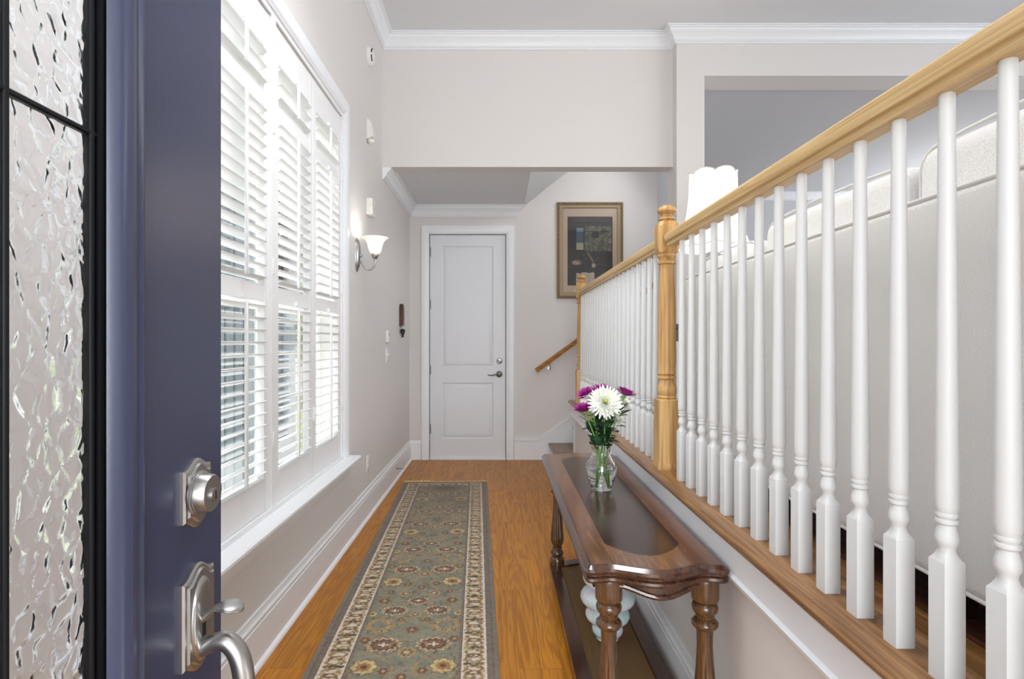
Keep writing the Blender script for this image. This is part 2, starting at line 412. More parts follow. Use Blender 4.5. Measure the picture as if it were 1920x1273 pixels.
# crown mouldings
def crown(h=.125, p=.095):
    return [(0, 0), (.14*p, 0), (.14*p, .11*h), (.24*p, .12*h), (.24*p, .19*h), (.30*p, .20*h), (.34*p, .30*h), (.44*p, .44*h), (.58*p, .57*h), (.70*p, .66*h), (.76*p, .74*h), (.78*p, .82*h), (.88*p, .83*h), (.88*p, .91*h), (p, .92*h), (p, h), (0, h)]
bm = NB()
def sweep(bm, path, prof):
    """profile (out, z) along a wall polyline in plan, room to the right-hand side, mitred corners"""
    n = len(path); rr = []
    def nrm(a, b_):
        d = (Vector(b_)-Vector(a)).normalized(); return Vector((d.y, -d.x))
    for i, p in enumerate(path):
        if i == 0: m = nrm(path[0], path[1])
        elif i == n-1: m = nrm(path[-2], path[-1])
        else:
            a, b_ = nrm(path[i-1], p), nrm(p, path[i+1]); m = (a+b_)/(1+a.dot(b_))
        rr.append([Vector((p[0]+m.x*x, p[1]+m.y*x, z)) for x, z in prof])
    loft(bm, rr); return fixn(bm)
zc = ZC-.115; CP = crown(.115, .10)
sweep(bm, [(XL, -.15), (XL, YH), (1.446, YH), (1.446, YH-.1), (6.6, YH-.1)], [(x, zc+z) for x, z in CP])
struct('trim_3', bm, M_trim, smooth=14)
bm = NB()
CP2 = crown(.115, .09); zc2 = 2.745-.115
sweep(bm, [(XL, YH+.003), (XL, YB), (.19, YB), (.19, YB+.03)], [(x, zc2+z) for x, z in CP2])
struct('trim_4', bm, M_trim, smooth=14)
bm = NB(); prism(bm, [(8.4-x, 3.385+z) for x, z in crown(.115, .09)], 'x', 1.76, 6.5); struct('trim_5', bm, M_trim, smooth=14)

# stairs -------------------------------------------------------------
st = thing('staircase', (.6, 5.5, 0), kind='structure')
for k in range(4):
    xs = .565+.262*k; z = .185*(k+1)
    if k < 3:
        bm = NB(); box(bm, xs-.028, xs+.262, 4.945, YB-.019, z-.028, z, .008, 2); obj('tread', bm, M_tread, st)
    bm = NB(); box(bm, xs, xs+.02, 4.945, YB-.019, z-.185, z-.029); obj('riser', bm, M_trim, st)
bm = NB(); box(bm, .565+.262*3-.03, 1.72, 4.90, YB-.019, ZL-.03, ZL, .008, 2); obj('landing', bm, M_tread, st)

# ------------------------------------------------------------------ window
def wpart(name, boxes, mat, par, bev=0.0):
    bm = NB()
    for b_ in boxes: box(bm, *b_, bev)
    return obj(name, bm, mat, par)
win = thing('window_1', (XL, (W0+W1)/2, WZ0), kind='structure')
bm = NB()
def casing_frame(bm, xw, y0, y1, z0, z1, w=.095, t=.022):
    prof = [(0, 0), (t*.5, 0), (t*.6, w*.12), (t*.9, w*.2), (t, w*.5), (t*.9, w*.9), (0, w)]
    # right (far) side, left side, head
    for (s, yy) in ((1, y1), (-1, y0)):
        loft(bm, [[Vector((xw+a, yy+s*b_, z0)) for a, b_ in prof], [Vector((xw+a, yy+s*b_, z1+b_)) for a, b_ in prof]])
    loft(bm, [[Vector((xw+a, y0-b_, z1+b_)) for a, b_ in prof], [Vector((xw+a, y1+b_, z1+b_)) for a, b_ in prof]])
    return fixn(bm)
casing_frame(bm, XL, W0, W1, WZ0-.02, WZ1)
obj('window_frame', bm, M_trim, win)
bm = NB()
prism(bm, [(XL-.08, .525), (XL+.075, .525), (XL+.082, .532), (XL+.082, .543), (XL+.075, .55), (XL-.08, .55)], 'y', W0-.12, W1+.13)
prism(bm, [(XL, .43), (XL+.012, .432), (XL+.018, .44), (XL+.018, .50), (XL+.03, .51), (XL+.034, .525), (XL, .525)], 'y', W0-.1, W1+.1)
obj('window_sill', bm, M_trim, win)
# sash frames outside of the shutters: three units with meeting rail
bm = NB()
xo0, xo1 = XL-.205, XL-.14
ys = [W0, W0+.72, W0+1.44, W1]
for a, b_ in zip(ys[:-1], ys[1:]):
    for (y0, y1, z0, z1) in ((a, a+.05, WZ0, WZ1), (b_-.05, b_, WZ0, WZ1), (a+.05, b_-.05, WZ0, WZ0+.06), (a+.05, b_-.05, WZ1-.06, WZ1), (a+.05, b_-.05, 1.46, 1.51)):
        box(bm, xo0, xo1, y0, y1, z0, z1)
obj('sash', bm, M_trim, win)
for a, b_ in zip(ys[:-1], ys[1:]):
    bm = NB(); box(bm, XL-.172, XL-.168, a+.05, b_-.05, WZ0+.06, WZ1-.06); obj('pane', bm, M_glass, win)
bm = NB()
box(bm, XL-.06, XL+.004, W0, W0+.022, WZ0-.01, WZ1); box(bm, XL-.06, XL+.004, W1-.022, W1, WZ0-.01, WZ1); box(bm, XL-.06, XL+.004, W0+.022, W1-.022, WZ1-.025, WZ1)
box(bm, XL-.06, XL+.004, 2.3832, 2.4268, WZ0+.0115, WZ1-.025); box(bm, XL-.06, XL+.004, W0+.022, W1-.022, WZ0-.012, WZ0+.0115)
obj('shutter_frame', bm, M_shut, win)
# plantation shutters
def louver(bm, y0, y1, zc_, tilt, w=.058, t=.0095):
    x0 = XL-.022; ca, sa = math.cos(tilt), math.sin(tilt); ring = []
    for k in range(14):
        a = 2*PI*k/14; u = w/2*math.cos(a); v = t/2*math.sin(a)
        ring.append((x0+u*ca-v*sa, zc_+u*sa+v*ca))
    loft(bm, [[Vector((x, y0, z)) for x, z in ring], [Vector((x, y1, z)) for x, z in ring]])
def shutter(ya, yb, label, tilt=.2):
    yc = (ya+yb)/2
    t = thing('shutter_panel', (XL-.02, yc, .57), label, 'shutter', 'plantation shutter panels on the foyer window')
    x0, x1 = XL-.038, XL-.006
    s = .052
    bm = NB()
    box(bm, x0, x1, ya, ya+s, .572, 2.66, .002, 1); box(bm, x0, x1, yb-s, yb, .572, 2.66, .002, 1)
    for z0, z1 in ((.572, .71), (1.445, 1.515), (2.255, 2.318), (2.505, 2.66)):
        box(bm, x0+.001, x1-.001, ya+s-.002, yb-s+.002, z0, z1, .002, 1)
    obj('frame', fixn(bm), M_shut, t)
    for z0, z1, n in ((.71, 1.445, 15), (1.515, 2.255, 15), (2.318, 2.505, 3)):
        bm = NB(); d = (z1-z0)/n
        for k in range(n): louver(bm, ya+s+.001, yb-s-.001, z0+d*(k+.5), tilt)
        obj('louver_bank', fixn(bm), M_shut, t)
        bm = NB(); box(bm, XL+.006, XL+.018, yc-.007, yc+.007, z0+d*.35, z1-d*.1-.004, .002, 1)
        obj('tilt_rod', bm, M_shut, t)
        bm = NB(); box(bm, XL-.008, XL+.006, yc-.004, yc+.004, z1+.002, z1+.022, .001, 1)
        obj('rod_catch', bm, M_shut, t)
    return t
shutter(1.345, 1.862, 'white plantation shutter panel behind the door glass, nearest the open blue door')
shutter(1.868, 2.383, 'white plantation shutter panel whose slats show blue-grey siding outside, beside the door edge')
shutter(2.427, 2.935, 'white plantation shutter panel whose slats show green tree leaves, middle of those in clear view')
shutter(2.940, 3.456, 'white plantation shutter panel glowing white between its slats, next to the wall light')
for (yy, zz) in ((2.40, 2.2), (2.40, .86), (2.938, .9), (3.46, .9), (3.46, 1.6), (3.46, 2.3), (2.40, 1.6)):
    bm = NB(); box(bm, XL-.006, XL+.0075, yy-.008, yy+.008, zz-.035, zz+.035, .002, 1); obj('hinge', bm, M_shut, win)

# ------------------------------------------------------------------ back door (white, two panels)
dr = thing('door_1', ((DX0+DX1)/2, YB, 0), kind='structure')
def panel_door(bm, x0, x1, yf, z0, z1, panels):
    """front face at y=yf facing -Y, with recessed raised-field panels"""
    def nest(px0, px1, pz0, pz1, lev):
        rr = []
        for ins, dy in lev:
            rr.append([Vector((px0+ins, yf+dy, pz0+ins)), Vector((px1-ins, yf+dy, pz0+ins)), Vector((px1-ins, yf+dy, pz1-ins)), Vector((px0+ins, yf+dy, pz1-ins))])
        loft(bm, rr, True, False)
        bm.faces.new([bm.verts.new(p) for p in rr[-1]])
    lev = [(0, 0), (.004, .002), (.010, .0098), (.018, .0098), (.026, .005), (.034, .003), (.06, .0015)]
    px0, px1 = panels[0][0], panels[0][1]
    def q(a0, a1, b0, b1):
        bm.faces.new([bm.verts.new(v) for v in (Vector((a0, yf, b0)), Vector((a1, yf, b0)), Vector((a1, yf, b1)), Vector((a0, yf, b1)))])
    q(x0, px0, z0, z1); q(px1, x1, z0, z1)
    zz = z0
    for (_, _, a, b_) in panels:
        q(px0, px1, zz, a); nest(px0, px1, a, b_, lev); zz = b_
    q(px0, px1, zz, z1)
    box(bm, x0, x1, yf+.0102, yf+.045, z0, z1)
    for (a, b_, c, d) in ((x0, x0+.001, z0, z1), (x1-.001, x1, z0, z1), (x0, x1, z0, z0+.001), (x0, x1, z1-.001, z1)):
        box(bm, a, b_, yf+.0002, yf+.011, c, d)
bm = NB()
panel_door(bm, DX0+.003, DX1-.003, YB+.02, .012, DZ-.012, [(-.615, -.058, .225, .83), (-.615, -.058, 1.0, 2.315)])
obj('door_slab', bm, M_doorw, dr, smooth=25)
bm = NB()
cw = .088; t_ = .022
prof = [(0, 0), (t_*.55, 0), (t_*.6, cw*.12), (t_*.85, cw*.2), (t_, cw*.6), (t_*.9, cw*.93), (0, cw)]
for s, xx in ((1, DX1+.006), (-1, DX0-.006)):
    loft(bm, [[Vector((xx+s*b_, YB-a, 0)) for a, b_ in prof], [Vector((xx+s*b_, YB-a, DZ+b_)) for a, b_ in prof]])
loft(bm, [[Vector((DX0-.006-b_, YB-a, DZ+b_)) for a, b_ in prof], [Vector((DX1+.006+b_, YB-a, DZ+b_)) for a, b_ in prof]])
fixn(bm)
box(bm, DX0-.006, DX0+.002, YB, YB+.12, 0, DZ); box(bm, DX1-.002, DX1+.006, YB, YB+.12, 0, DZ); box(bm, DX0, DX1, YB, YB+.12, DZ-.004, DZ+.004)
obj('door_frame', bm, M_trim, dr)
bm = NB(); box(bm, DX0, DX1, YB-.012, YB+.05, 0, .011); obj('threshold', bm, M_trim, dr)
for zz in (.28, .92, 1.63, 2.2):
    bm = NB(); lathe(bm, [(.006, 0), (.006, .1)], DX0+.001, YB+.008, zz, 10); box(bm, DX0-.008, DX0+.009, YB+.010, YB+.019, zz, zz+.1)
    obj('hinge', bm, M_nickeld, dr)
def rotM(loc, axis_to):
    q = Vector((0, 0, 1)).rotation_difference(Vector(axis_to)); return Matrix.Translation(Vector(loc)) @ q.to_matrix().to_4x4()
bm = NB(); lathe(bm, [(.001, 0), (.032, 0), (.032, .006), (.028, .012), (.022, .014), (.001, .014)], 0, 0, M=rotM((.008, YB+.02, 1.067), (0, -1, 0)))
db_ = obj('deadbolt', fixn(bm), M_nickel, dr)
bm = NB(); box(bm, -.012, .028, YB-.012, YB+.008, 1.061, 1.073, .003, 2)
bmesh.ops.rotate(bm, verts=bm.verts, cent=(.008, YB, 1.067), matrix=Matrix.Rotation(math.radians(30), 3, 'Y')); obj('thumb_turn', bm, M_nickeld, db_)
bm = NB(); lathe(bm, [(.001, 0), (.034, 0), (.034, .008), (.026, .013), (.012, .015), (.011, .045), (.001, .046)], 0, 0, M=rotM((.006, YB+.02, .924), (0, -1, 0)))
tube(bm, [(.006, YB-.028, .924), (-.02, YB-.034, .925), (-.05, YB-.034, .918), (-.075, YB-.033, .913), (-.1, YB-.032, .915), (-.118, YB-.031, .921)], [.009, .009, .008, .007, .006, .004], 10)
obj('door_handle', fixn(bm), M_nickeld, dr)

# ------------------------------------------------------------------ railing
rl = thing('stair_railing', (.68, 2.3, ZL), 'oak handrail with white turned balusters and two oak newel posts along the ledge', 'railing')
XRL = .675; ZR = 1.652     # underside of the rail
def rail_prof(xc):
    h = [(-.019, 0), (-.020, .013), (-.027, .016), (-.029, .026), (-.031, .036), (-.030, .042), (-.024, .048), (-.012, .056), (0, .060)]
    full = h+[(-x, z) for x, z in reversed(h[:-1])]
    return [(xc+x, ZR+z) for x, z in full]
for y0, y1 in ((-.1, 2.19), (2.26, 4.59)):
    bm = NB(); prism(bm, rail_prof(XRL), 'y', y0, y1); obj('handrail', bm, M_oak, rl, smooth=35)
def newel(yc):
    bm = NB(); x = XRL+.005
    S = [(.0475, ZL, 1), (.0475, ZL+.018, 1), (.0415, ZL+.030, 1), (.0415, 1.035, 1), (.040, 1.045, 1), (.034, 1.050, 0), (.038, 1.056, 0), (.034, 1.063, 0), (.038, 1.075, 0), (.038, 1.092, 0), (.030, 1.118, 0),
         (.029, 1.126, 0), (.0355, 1.131, 0), (.0355, 1.139, 0), (.030, 1.143, 0), (.035, 1.150, 0), (.035, 1.158, 0), (.0325, 1.166, 0), (.0355, 1.20, 0), (.0355, 1.26, 0), (.0335, 1.42, 0), (.029, 1.57, 0), (.029, 1.588, 0), (.0365, 1.592, 0), (.037, 1.601, 0),
         (.030, 1.606, 0), (.033, 1.615, 0), (.038, 1.622, 0), (.036, 1.632, 0), (.037, 1.636, 2), (.0425, 1.656, 2), (.0425, 1.742, 2), (.034, 1.760, 2), (.026, 1.766, 0), (.033, 1.771, 0), (.033, 1.778, 0), (.023, 1.783, 0), (.022, 1.791, 0), (.031, 1.797, 0), (.038, 1.803, 0), (.038, 1.810, 0), (.032, 1.820, 0), (.018, 1.828, 0), (.004, 1.830, 0)]
    loft(bm, [sq_ring(x, yc, z, h, k) for h, z, k in S]); return fixn(bm)
nb = newel(2.272); n1 = obj('newel_post', nb, M_oakz, rl, smooth=28)
n2 = n1.copy(); COL.objects.link(n2); n2.location = (0, 4.63-2.272, 0)
def baluster(xc, yc):
    bm = NB()
    S = [(.0157, ZL, 1), (.0157, .949, 1), (.0150, .9505, 1), (.0132, .955, 1.7), (.0118, .961, 1.3), (.0110, .967, 0), (.0120, .973, 0), (.0148, .978, 0), (.0154, .984, 0), (.0140, .993, 0), (.0118, 1.001, 0), (.0110, 1.0045, 0), (.0140, 1.007, 0), (.0147, 1.010, 0), (.0140, 1.013, 0), (.0122, 1.0145, 0), (.0140, 1.0165, 0), (.0146, 1.0195, 0), (.0135, 1.0235, 0), (.0150, 1.028, 0), (.0158, 1.035, 0), (.0157, 1.055, 0), (.0105, ZR+.002, 0)]
    loft(bm, [sq_ring(xc, yc, z, h, k, 24) for h, z, k in S]); return fixn(bm)
Bs = [2.066-.1016*i for i in range(20)]+[2.413+.1016*i for i in range(22)]
Bs = [y for y in Bs if y > .1]
b0 = obj('baluster', baluster(XRL, Bs[0]), M_balus, rl, smooth=32)
for y in Bs[1:]:
    c = b0.copy(); COL.objects.link(c); c.location = (0, y-Bs[0], 0)
# wall handrail
wr = thing('wall_handrail', (.6, YB-.07, 1.1), 'short sloping oak handrail on the stairwell wall below the picture', 'handrail')
bm = NB(); p0 = Vector((.40, YB-.075, .965)); dv = Vector((math.cos(math.radians(36)), 0, math.sin(math.radians(36))))
up = Vector((-dv.z, 0, dv.x)); side = Vector((0, 1, 0))
pr = [(-.020, -.022), (.020, -.022), (.024, -.002), (.026, .012), (.018, .022), (0, .026), (-.018, .022), (-.026, .012), (-.024, -.002)]
loft(bm, [[p0+dv*s+side*a+up*b_ for a, b_ in pr] for s in (0, 1.60)]); obj('rail', fixn(bm), M_oakx, wr)
for s in (.17, 1.4):
    bm = NB(); q = p0+dv*s-up*.02
    tube(bm, [q, q+Vector((0, 0, -.045)), q+Vector((0, .03, -.06)), q+Vector((0, .074, -.062))], .006, 8)
    lathe(bm, [(.001, 0), (.022, 0), (.02, .008), (.001, .01)], 0, 0, M=rotM((q.x, YB, q.z-.062), (0, -1, 0)))
    obj('bracket', bm, M_nickel, wr)

# ------------------------------------------------------------------ front door (open against the left, near viewpoint)
fd = thing('door_2', (-.40, .30, 0), kind='structure')
XD = -.377; TH = .045; YE = .763; YH_ = -.151; GY1, GY0 = .592, .02; GZ0, GZ1 = .30, 2.22
bm = NB()
for (y0, y1, z0, z1) in ((GY1, YE, .01, 2.44), (YH_, GY0, .01, 2.44), (GY0, GY1, .01, GZ0), (GY0, GY1, GZ1, 2.44)):
    box(bm, XD-TH, XD, y0, y1, z0, z1)
obj('door_slab', bm, M_blue, fd)
bm = NB(); box(bm, XD-TH+.002, XD-.002, YE, YE+.0018, .01, 2.44); obj('lit_edge_strip', bm, pm('lit_edge', (196, 196, 200), .4), fd)  # pale colour stands in for light along the door edge
# mouldings round the glass (both faces)
mp_ = [(0, 0), (.003, 0), (.007, .004), (.009, .009), (.006, .015), (.006, .018), (.010, .022), (.012, .030), (.010, .036), (.006, .041), (.0, .046)]  # (height, inwards)
def lite_mould(bm, xf, sg):
    rr = []
    for h, w in mp_:
        rr.append([Vector((xf+sg*(h if w < .045 else h-.004), y, z)) for y, z in ((GY0+w, GZ0+w), (GY1-w, GZ0+w), (GY1-w, GZ1-w), (GY0+w, GZ1-w))])
    loft(bm, rr, True, False)
bm = NB(); lite_mould(bm, XD, 1); fixn(bm)
gy0, gy1, gz0, gz1 = GY0+.045, GY1-.045, GZ0+.045, GZ1-.045
for (y0, y1, z0, z1) in ((gy1, GY1, GZ0, GZ1), (GY0, gy0, GZ0, GZ1), (gy0, gy1, GZ0, gz0), (gy0, gy1, gz1, GZ1)):
    box(bm, XD-.022, XD-.010, y0, y1, z0, z1)
obj('glass_moulding', bm, M_blue, fd, smooth=30)
# glazing: hammered centre strips, clear border strips, lead cames
xg = XD-.014
cames_y = [gy0+.013, .171, .441, gy1-.013]
bm = NB(); box(bm, xg-.003, xg+.003, cames_y[0], cames_y[3], gz0+.02, gz1-.02); obj('hammered_glass', bm, M_ham, fd)
bm = NB()
box(bm, xg-.002, xg+.002, gy0, cames_y[0]-.001, gz0, gz1); box(bm, xg-.002, xg+.002, cames_y[3]+.001, gy1, gz0, gz1)
obj('clear_glass', bm, M_glass, fd)
bm = NB()
for y in cames_y: box(bm, xg-.006, xg+.006, y-.0028, y+.0028, gz0, gz1, .0015, 1)
for z in (1.478, 1.95, .70): box(bm, xg-.005, xg+.005, gy0, gy1, z-.0028, z+.0028, .0015, 1)
box(bm, xg-.008, xg+.008, gy1-.006, gy1, gz0, gz1); box(bm, xg-.008, xg+.009, gy0, gy0+.006, gz0, gz1)
obj('lead_came', bm, M_lead, fd)
# lock plates
def camelot(yc, zc_, hw, hh, arch, x0, thick, inset=.006):
    """plate outline in (y,z), straight sides with ogee-arched top and bottom"""
    def outline(s):
        top = []
        for k in range(25):
            u = -1+2*k/24
            a = abs(u)
            zz = arch*(.5+.5*math.cos(PI*min(1, a/.84)))**.8 if a < .84 else 0
            
            top.append((u*(hw-s), hh-s+zz))
        o = top+[(u, -z) for u, z in reversed(top)]
        return o
    rr = []
    for s, dx in ((0, 0), (0, thick*.45), (inset*.4, thick*.7), (inset, thick*.75), (inset*1.3, thick), (inset*2.0, thick*1.0)):
        rr.append([Vector((x0+dx, yc+u, zc_+z)) for u, z in outline(s)])
    bm = NB(); loft(bm, rr); return fixn(bm)
YK = .692
bm = camelot(YK+.003, 1.0935, .031, .0315, .011, XD, .009)
dbp = obj('deadbolt_plate', bm, M_nickel, fd, smooth=35)
bm = NB(); lathe(bm, [(.001, .0), (.0275, 0), (.0275, .002), (.0255, .003), (.0255, .0045), (.0243, .005), (.0228, .015), (.0214, .0175), (.001, .017)], 0, 0, seg=40, M=rotM((XD+.008, YK, 1.0935), (1, 0, 0)))
cyl_ = obj('lock_cylinder', fixn(bm), M_nickel, dbp)
bm = NB(); lathe(bm, [(.001, .0), (.008, 0), (.008, .0025), (.001, .003)], 0, 0, seg=24, M=rotM((XD+.0248, YK+.002, 1.091), (1, 0, 0)))
box(bm, XD+.0275, XD+.0284, YK+.0008, YK+.0032, 1.086, 1.096, mi=1)
obj('key_way', fixn(bm), [M_nickel, M_dark], dbp)
bm = camelot(YK+.005, .940, .036, .052, .014, XD, .010, .006)
hp = obj('handle_plate', bm, M_nickel, fd, smooth=35)
bm = NB()
rr = []
for k, (s, dx) in enumerate(((1.0, .0095), (.95, .0125), (.85, .0138), (.5, .0142))):
    rr.append([Vector((XD+dx, YK+.004+.024*s*math.cos(2*PI*i/32), .938+.052*s*math.sin(2*PI*i/32))) for i in range(32)])
loft(bm, rr); obj('oval_boss', fixn(bm), M_nickel, hp)
bm = NB()   # thumb latch paddle
rr = []
for s, w, th_, dz in ((.012, .006, .006, -.014), (.022, .006, .005, -.006), (.030, .008, .0035, .001), (.038, .014, .0035, .0035), (.048, .0175, .0035, .004), (.057, .0165, .0032, .0025), (.064, .011, .003, .0005), (.067, .004, .002, -.001)):
    rr.append([Vector((XD+s*.93, YK+w*math.cos(2*PI*i/16), .951+dz+th_*math.sin(2*PI*i/16))) for i in range(16)])
loft(bm, rr); obj('thumb_latch', fixn(bm), M_nickel, hp)
bm = NB(); box(bm, XD+.0135, XD+.0148, YK-.004, YK+.004, .918, .945); obj('latch_slot', bm, M_dark, hp)
bm = NB()
pth = [(.010, .899), (.022, .906), (.036, .911), (.050, .909), (.061, .898), (.068, .880), (.071, .855), (.069, .820), (.063, .785), (.052, .755), (.036, .735), (.018, .728), (.0, .726)]
def smooth_path(P, n=5):
    out = []
    P = [Vector(p) for p in P]
    for i in range(len(P)-1):
        a, b_, c, d = P[max(i-1, 0)], P[i], P[i+1], P[min(i+2, len(P)-1)]
        for k in range(n):
            t = k/n
            out.append(.5*((2*b_)+(-a+c)*t+(2*a-5*b_+4*c-d)*t*t+(-a+3*b_-3*c+d)*t**3))
    out.append(P[-1]); return out
sp_ = smooth_path([(XD+a*.90, YK, z) for a, z in pth])
rs_ = [.0075+.0050*math.sin(PI*min(1, i/(len(sp_)*.9)))**.5 if i < len(sp_)*.9 else .0085 for i in range(len(sp_))]
tube(bm, sp_, rs_, 18); obj('pull_handle', bm, M_nickel, hp)
bm = camelot(YK, .722, .022, .022, .006, XD, .009, .004); obj('lower_plate', bm, M_nickel, fd)

# ------------------------------------------------------------------ console table
tb = thing('console_table', (.44, 2.28, 0), 'long dark mahogany console table with fluted legs and a cane lower shelf', 'table')
TX0, TX1, TY0, TY1, TZ = .236, .632, 1.525, 3.075, .667
def table_outline(off, amp=.032, ear=.018, x0=TX0, x1=TX1, y0=TY0, y1=TY1):
    """counter-clockwise outline seen from above, shrunk by off"""
    xc, w = (x0+x1)/2, (x1-x0)/2
    def near(u):
        a = abs(u)
        b_ = amp*(.5+.5*math.cos(PI*min(1, a/.72)))
        c = -ear*.4*math.exp(-((a-.72)/.16)**2)
        return b_+c
    pts = []
    N_ = 41
    for k in range(N_):
        u = -1+2*k/(N_-1); pts.append([xc+u*(w-ear), y0-near(u)])
    pts += [[x1-ear*.35, y0+ear*.25], [x1, y0+ear]]
    for k in range(1, 8): pts.append([x1, y0+ear+(y1-y0-2*ear)*k/8])
    pts += [[x1, y1-ear], [x1-ear*.35, y1-ear*.25]]
    for k in range(N_):
        u = 1-2*k/(N_-1); pts.append([xc+u*(w-ear), y1+near(u)])
    pts += [[x0+ear*.35, y1-ear*.25], [x0, y1-ear]]
    for k in range(1, 8): pts.append([x0, y1-ear-(y1-y0-2*ear)*k/8])
    pts += [[x0, y0+ear], [x0+ear*.35, y0+ear*.25]]
    if off:
        n = len(pts); out = []
        for i in range(n):
            a, b_ = Vector(pts[i-1]), Vector(pts[(i+1) % n]); t = (b_-a).normalized()
            out.append([pts[i][0]-t.y*off, pts[i][1]+t.x*off])
        return out
    return pts
bm = NB()
lv = [(.012, .618), (.004, .621), (.0, .627), (.001, .634), (.008, .638), (.008, .641), (.001, .645), (-.003, .652), (.001, .659), (.008, .663), (.014, TZ)]
rings = [[Vector((x, y, z)) for x, y in table_outline(o)] for o, z in lv]
vr = loft(bm, rings, True, False)
bm.faces.new(vr[0])
nI = 0
def inner_outline():
    base = table_outline(0); n = len(base); out = []
    xc, yc = (TX0+TX1)/2, (TY0+TY1)/2; w, h = (TX1-TX0)/2, (TY1-TY0)/2
    for x, y in base:
        u, v = (x-xc)/w, (y-yc)/h
        if abs(v) > .93:
            a = abs(u); e = .060-.11*(.5+.5*math.cos(PI*min(1, a/.9))) if a < .9 else .060
            out.append((xc+u*(w-.085), yc+math.copysign(h-.10-.06*min(1, a)**4-e*.35, v)))
        else: out.append((xc+math.copysign(w-.085, u), yc+v*(h-.19)))
    return out
inn = inner_outline()
i0 = [bm.verts.new((x, y, TZ)) for x, y in table_outline(.020)]
for a, b_, m_ in ((vr[-1], i0, 1),):
    for i in range(len(a)):
        j = (i+1) % len(a); f = bm.faces.new((a[i], a[j], b_[j], b_[i])); f.material_index = 0
i1 = [bm.verts.new((x, y, TZ)) for x, y in inn]
for i in range(len(i0)):
    j = (i+1) % len(i0); f = bm.faces.new((i0[i], i0[j], i1[j], i1[i])); f.material_index = 1
f = bm.faces.new(i1); f.material_index = 2
bmesh.ops.recalc_face_normals(bm, faces=bm.faces)
obj('tabletop', bm, [M_mah, M_mahb, M_burl], tb, smooth=30)
bm = NB()
def apron_side(x0, x1):
    n = 30; t = []; b_ = []
    for k in range(n+1):
        y = 1.62+(2.98-1.62)*k/n; u = -1+2*k/n
        z = .572-.012*(.5+.5*math.cos(PI*min(1, abs(u)/.6)))
        t.append((y, .62)); b_.append((y, z))
    loft(bm, [[Vector((x0, y, z)) for y, z in t]+[Vector((x0, y, z)) for y, z in reversed(b_)], [Vector((x1, y, z)) for y, z in t]+[Vector((x1, y, z)) for y, z in reversed(b_)]])
apron_side(.272, .29); apron_side(.588, .606)
def apron_end(yb, s):
    """serpentine end apron with a bead along its lower edge"""
    n = 28; rr = []
    for lay, (dz_, dout) in enumerate(((0, 0), (None, 0), (None, .004), (None, .006), (None, .004), (None, -.010), (0, -.012))):
        row = []
        for k in range(n+1):
            u = -1+2*k/n; x = .448+u*.115
            bul = .028*(.5+.5*math.cos(PI*min(1, abs(u)/.98)))**.75
            zb = .592-.022*(.5+.5*math.cos(PI*min(1, abs(u)/.98)))**.75
            zz = .620 if dz_ == 0 else zb+{1: .016, 2: .013, 3: .007, 4: .001, 5: .0}[lay]
            row.append(Vector((x, yb-s*(bul+dout-.012), zz)))
        rr.append(row)
    for a, b_ in zip(rr, rr[1:]+rr[:1]):
        va = [bm.verts.new(p) for p in a]; vb = [bm.verts.new(p) for p in b_]
        for k in range(n): bm.faces.new((va[k], va[k+1], vb[k+1], vb[k]))
apron_end(1.555, 1); apron_end(3.035, -1)
bmesh.ops.remove_doubles(bm, verts=bm.verts, dist=1e-5); fixn(bm)
obj('apron', bm, M_mah, tb, smooth=35)
LEGP = [(.0365, .620), (.0385, .615), (.0385, .556), (.036, .550), (.026, .546), (.033, .541), (.0365, .532), (.035, .522), (.028, .512), (.025, .508), (.026, .503), (.023, .499), (.030, .495), (.0365, .488), (.0365, .480), (.030, .472), (.0235, .468), (.0225, .455), (.0215, .42), (.024, .37), (.029, .31), (.034, .26), (.0355, .235), (.033, .212), (.025, .196), (.020, .190), (.027, .186), (.027, .182), (.021, .178), (.028, .171), (.034, .160), (.034, .153), (.028, .143), (.023, .139), (.031, .135), (.037, .129), (.037, .062), (.030, .055), (.020, .049), (.026, .042), (.031, .030), (.031, .020), (.026, .008), (.02, .0)]
def leg_rad(t, z):
    if .20 < z < .40:
        k = min(1, (z-.20)/.02, (.40-z)/.03)
        return 1-.10*k*(abs(math.cos(5*t))**6)
    return 1
LEGS = [(.312, 1.592), (.584, 1.592), (.312, 2.995), (.584, 2.995)]
P2 = []
for (r, z), (r2, z2) in zip(LEGP[:-1], LEGP[1:]):
    n = max(1, int(abs(z-z2)/.012)); P2 += [(r+(r2-r)*k/n, z+(z2-z)*k/n) for k in range(n)]
P2.append(LEGP[-1])
bm = NB(); lathe(bm, P2, LEGS[0][0], LEGS[0][1], 0, 60, leg_rad); l0 = obj('leg', fixn(bm), M_mahl, tb, smooth=50)
for (x, y) in LEGS[1:]:
    c = l0.copy(); COL.objects.link(c); c.location = (x-LEGS[0][0], y-LEGS[0][1], 0)
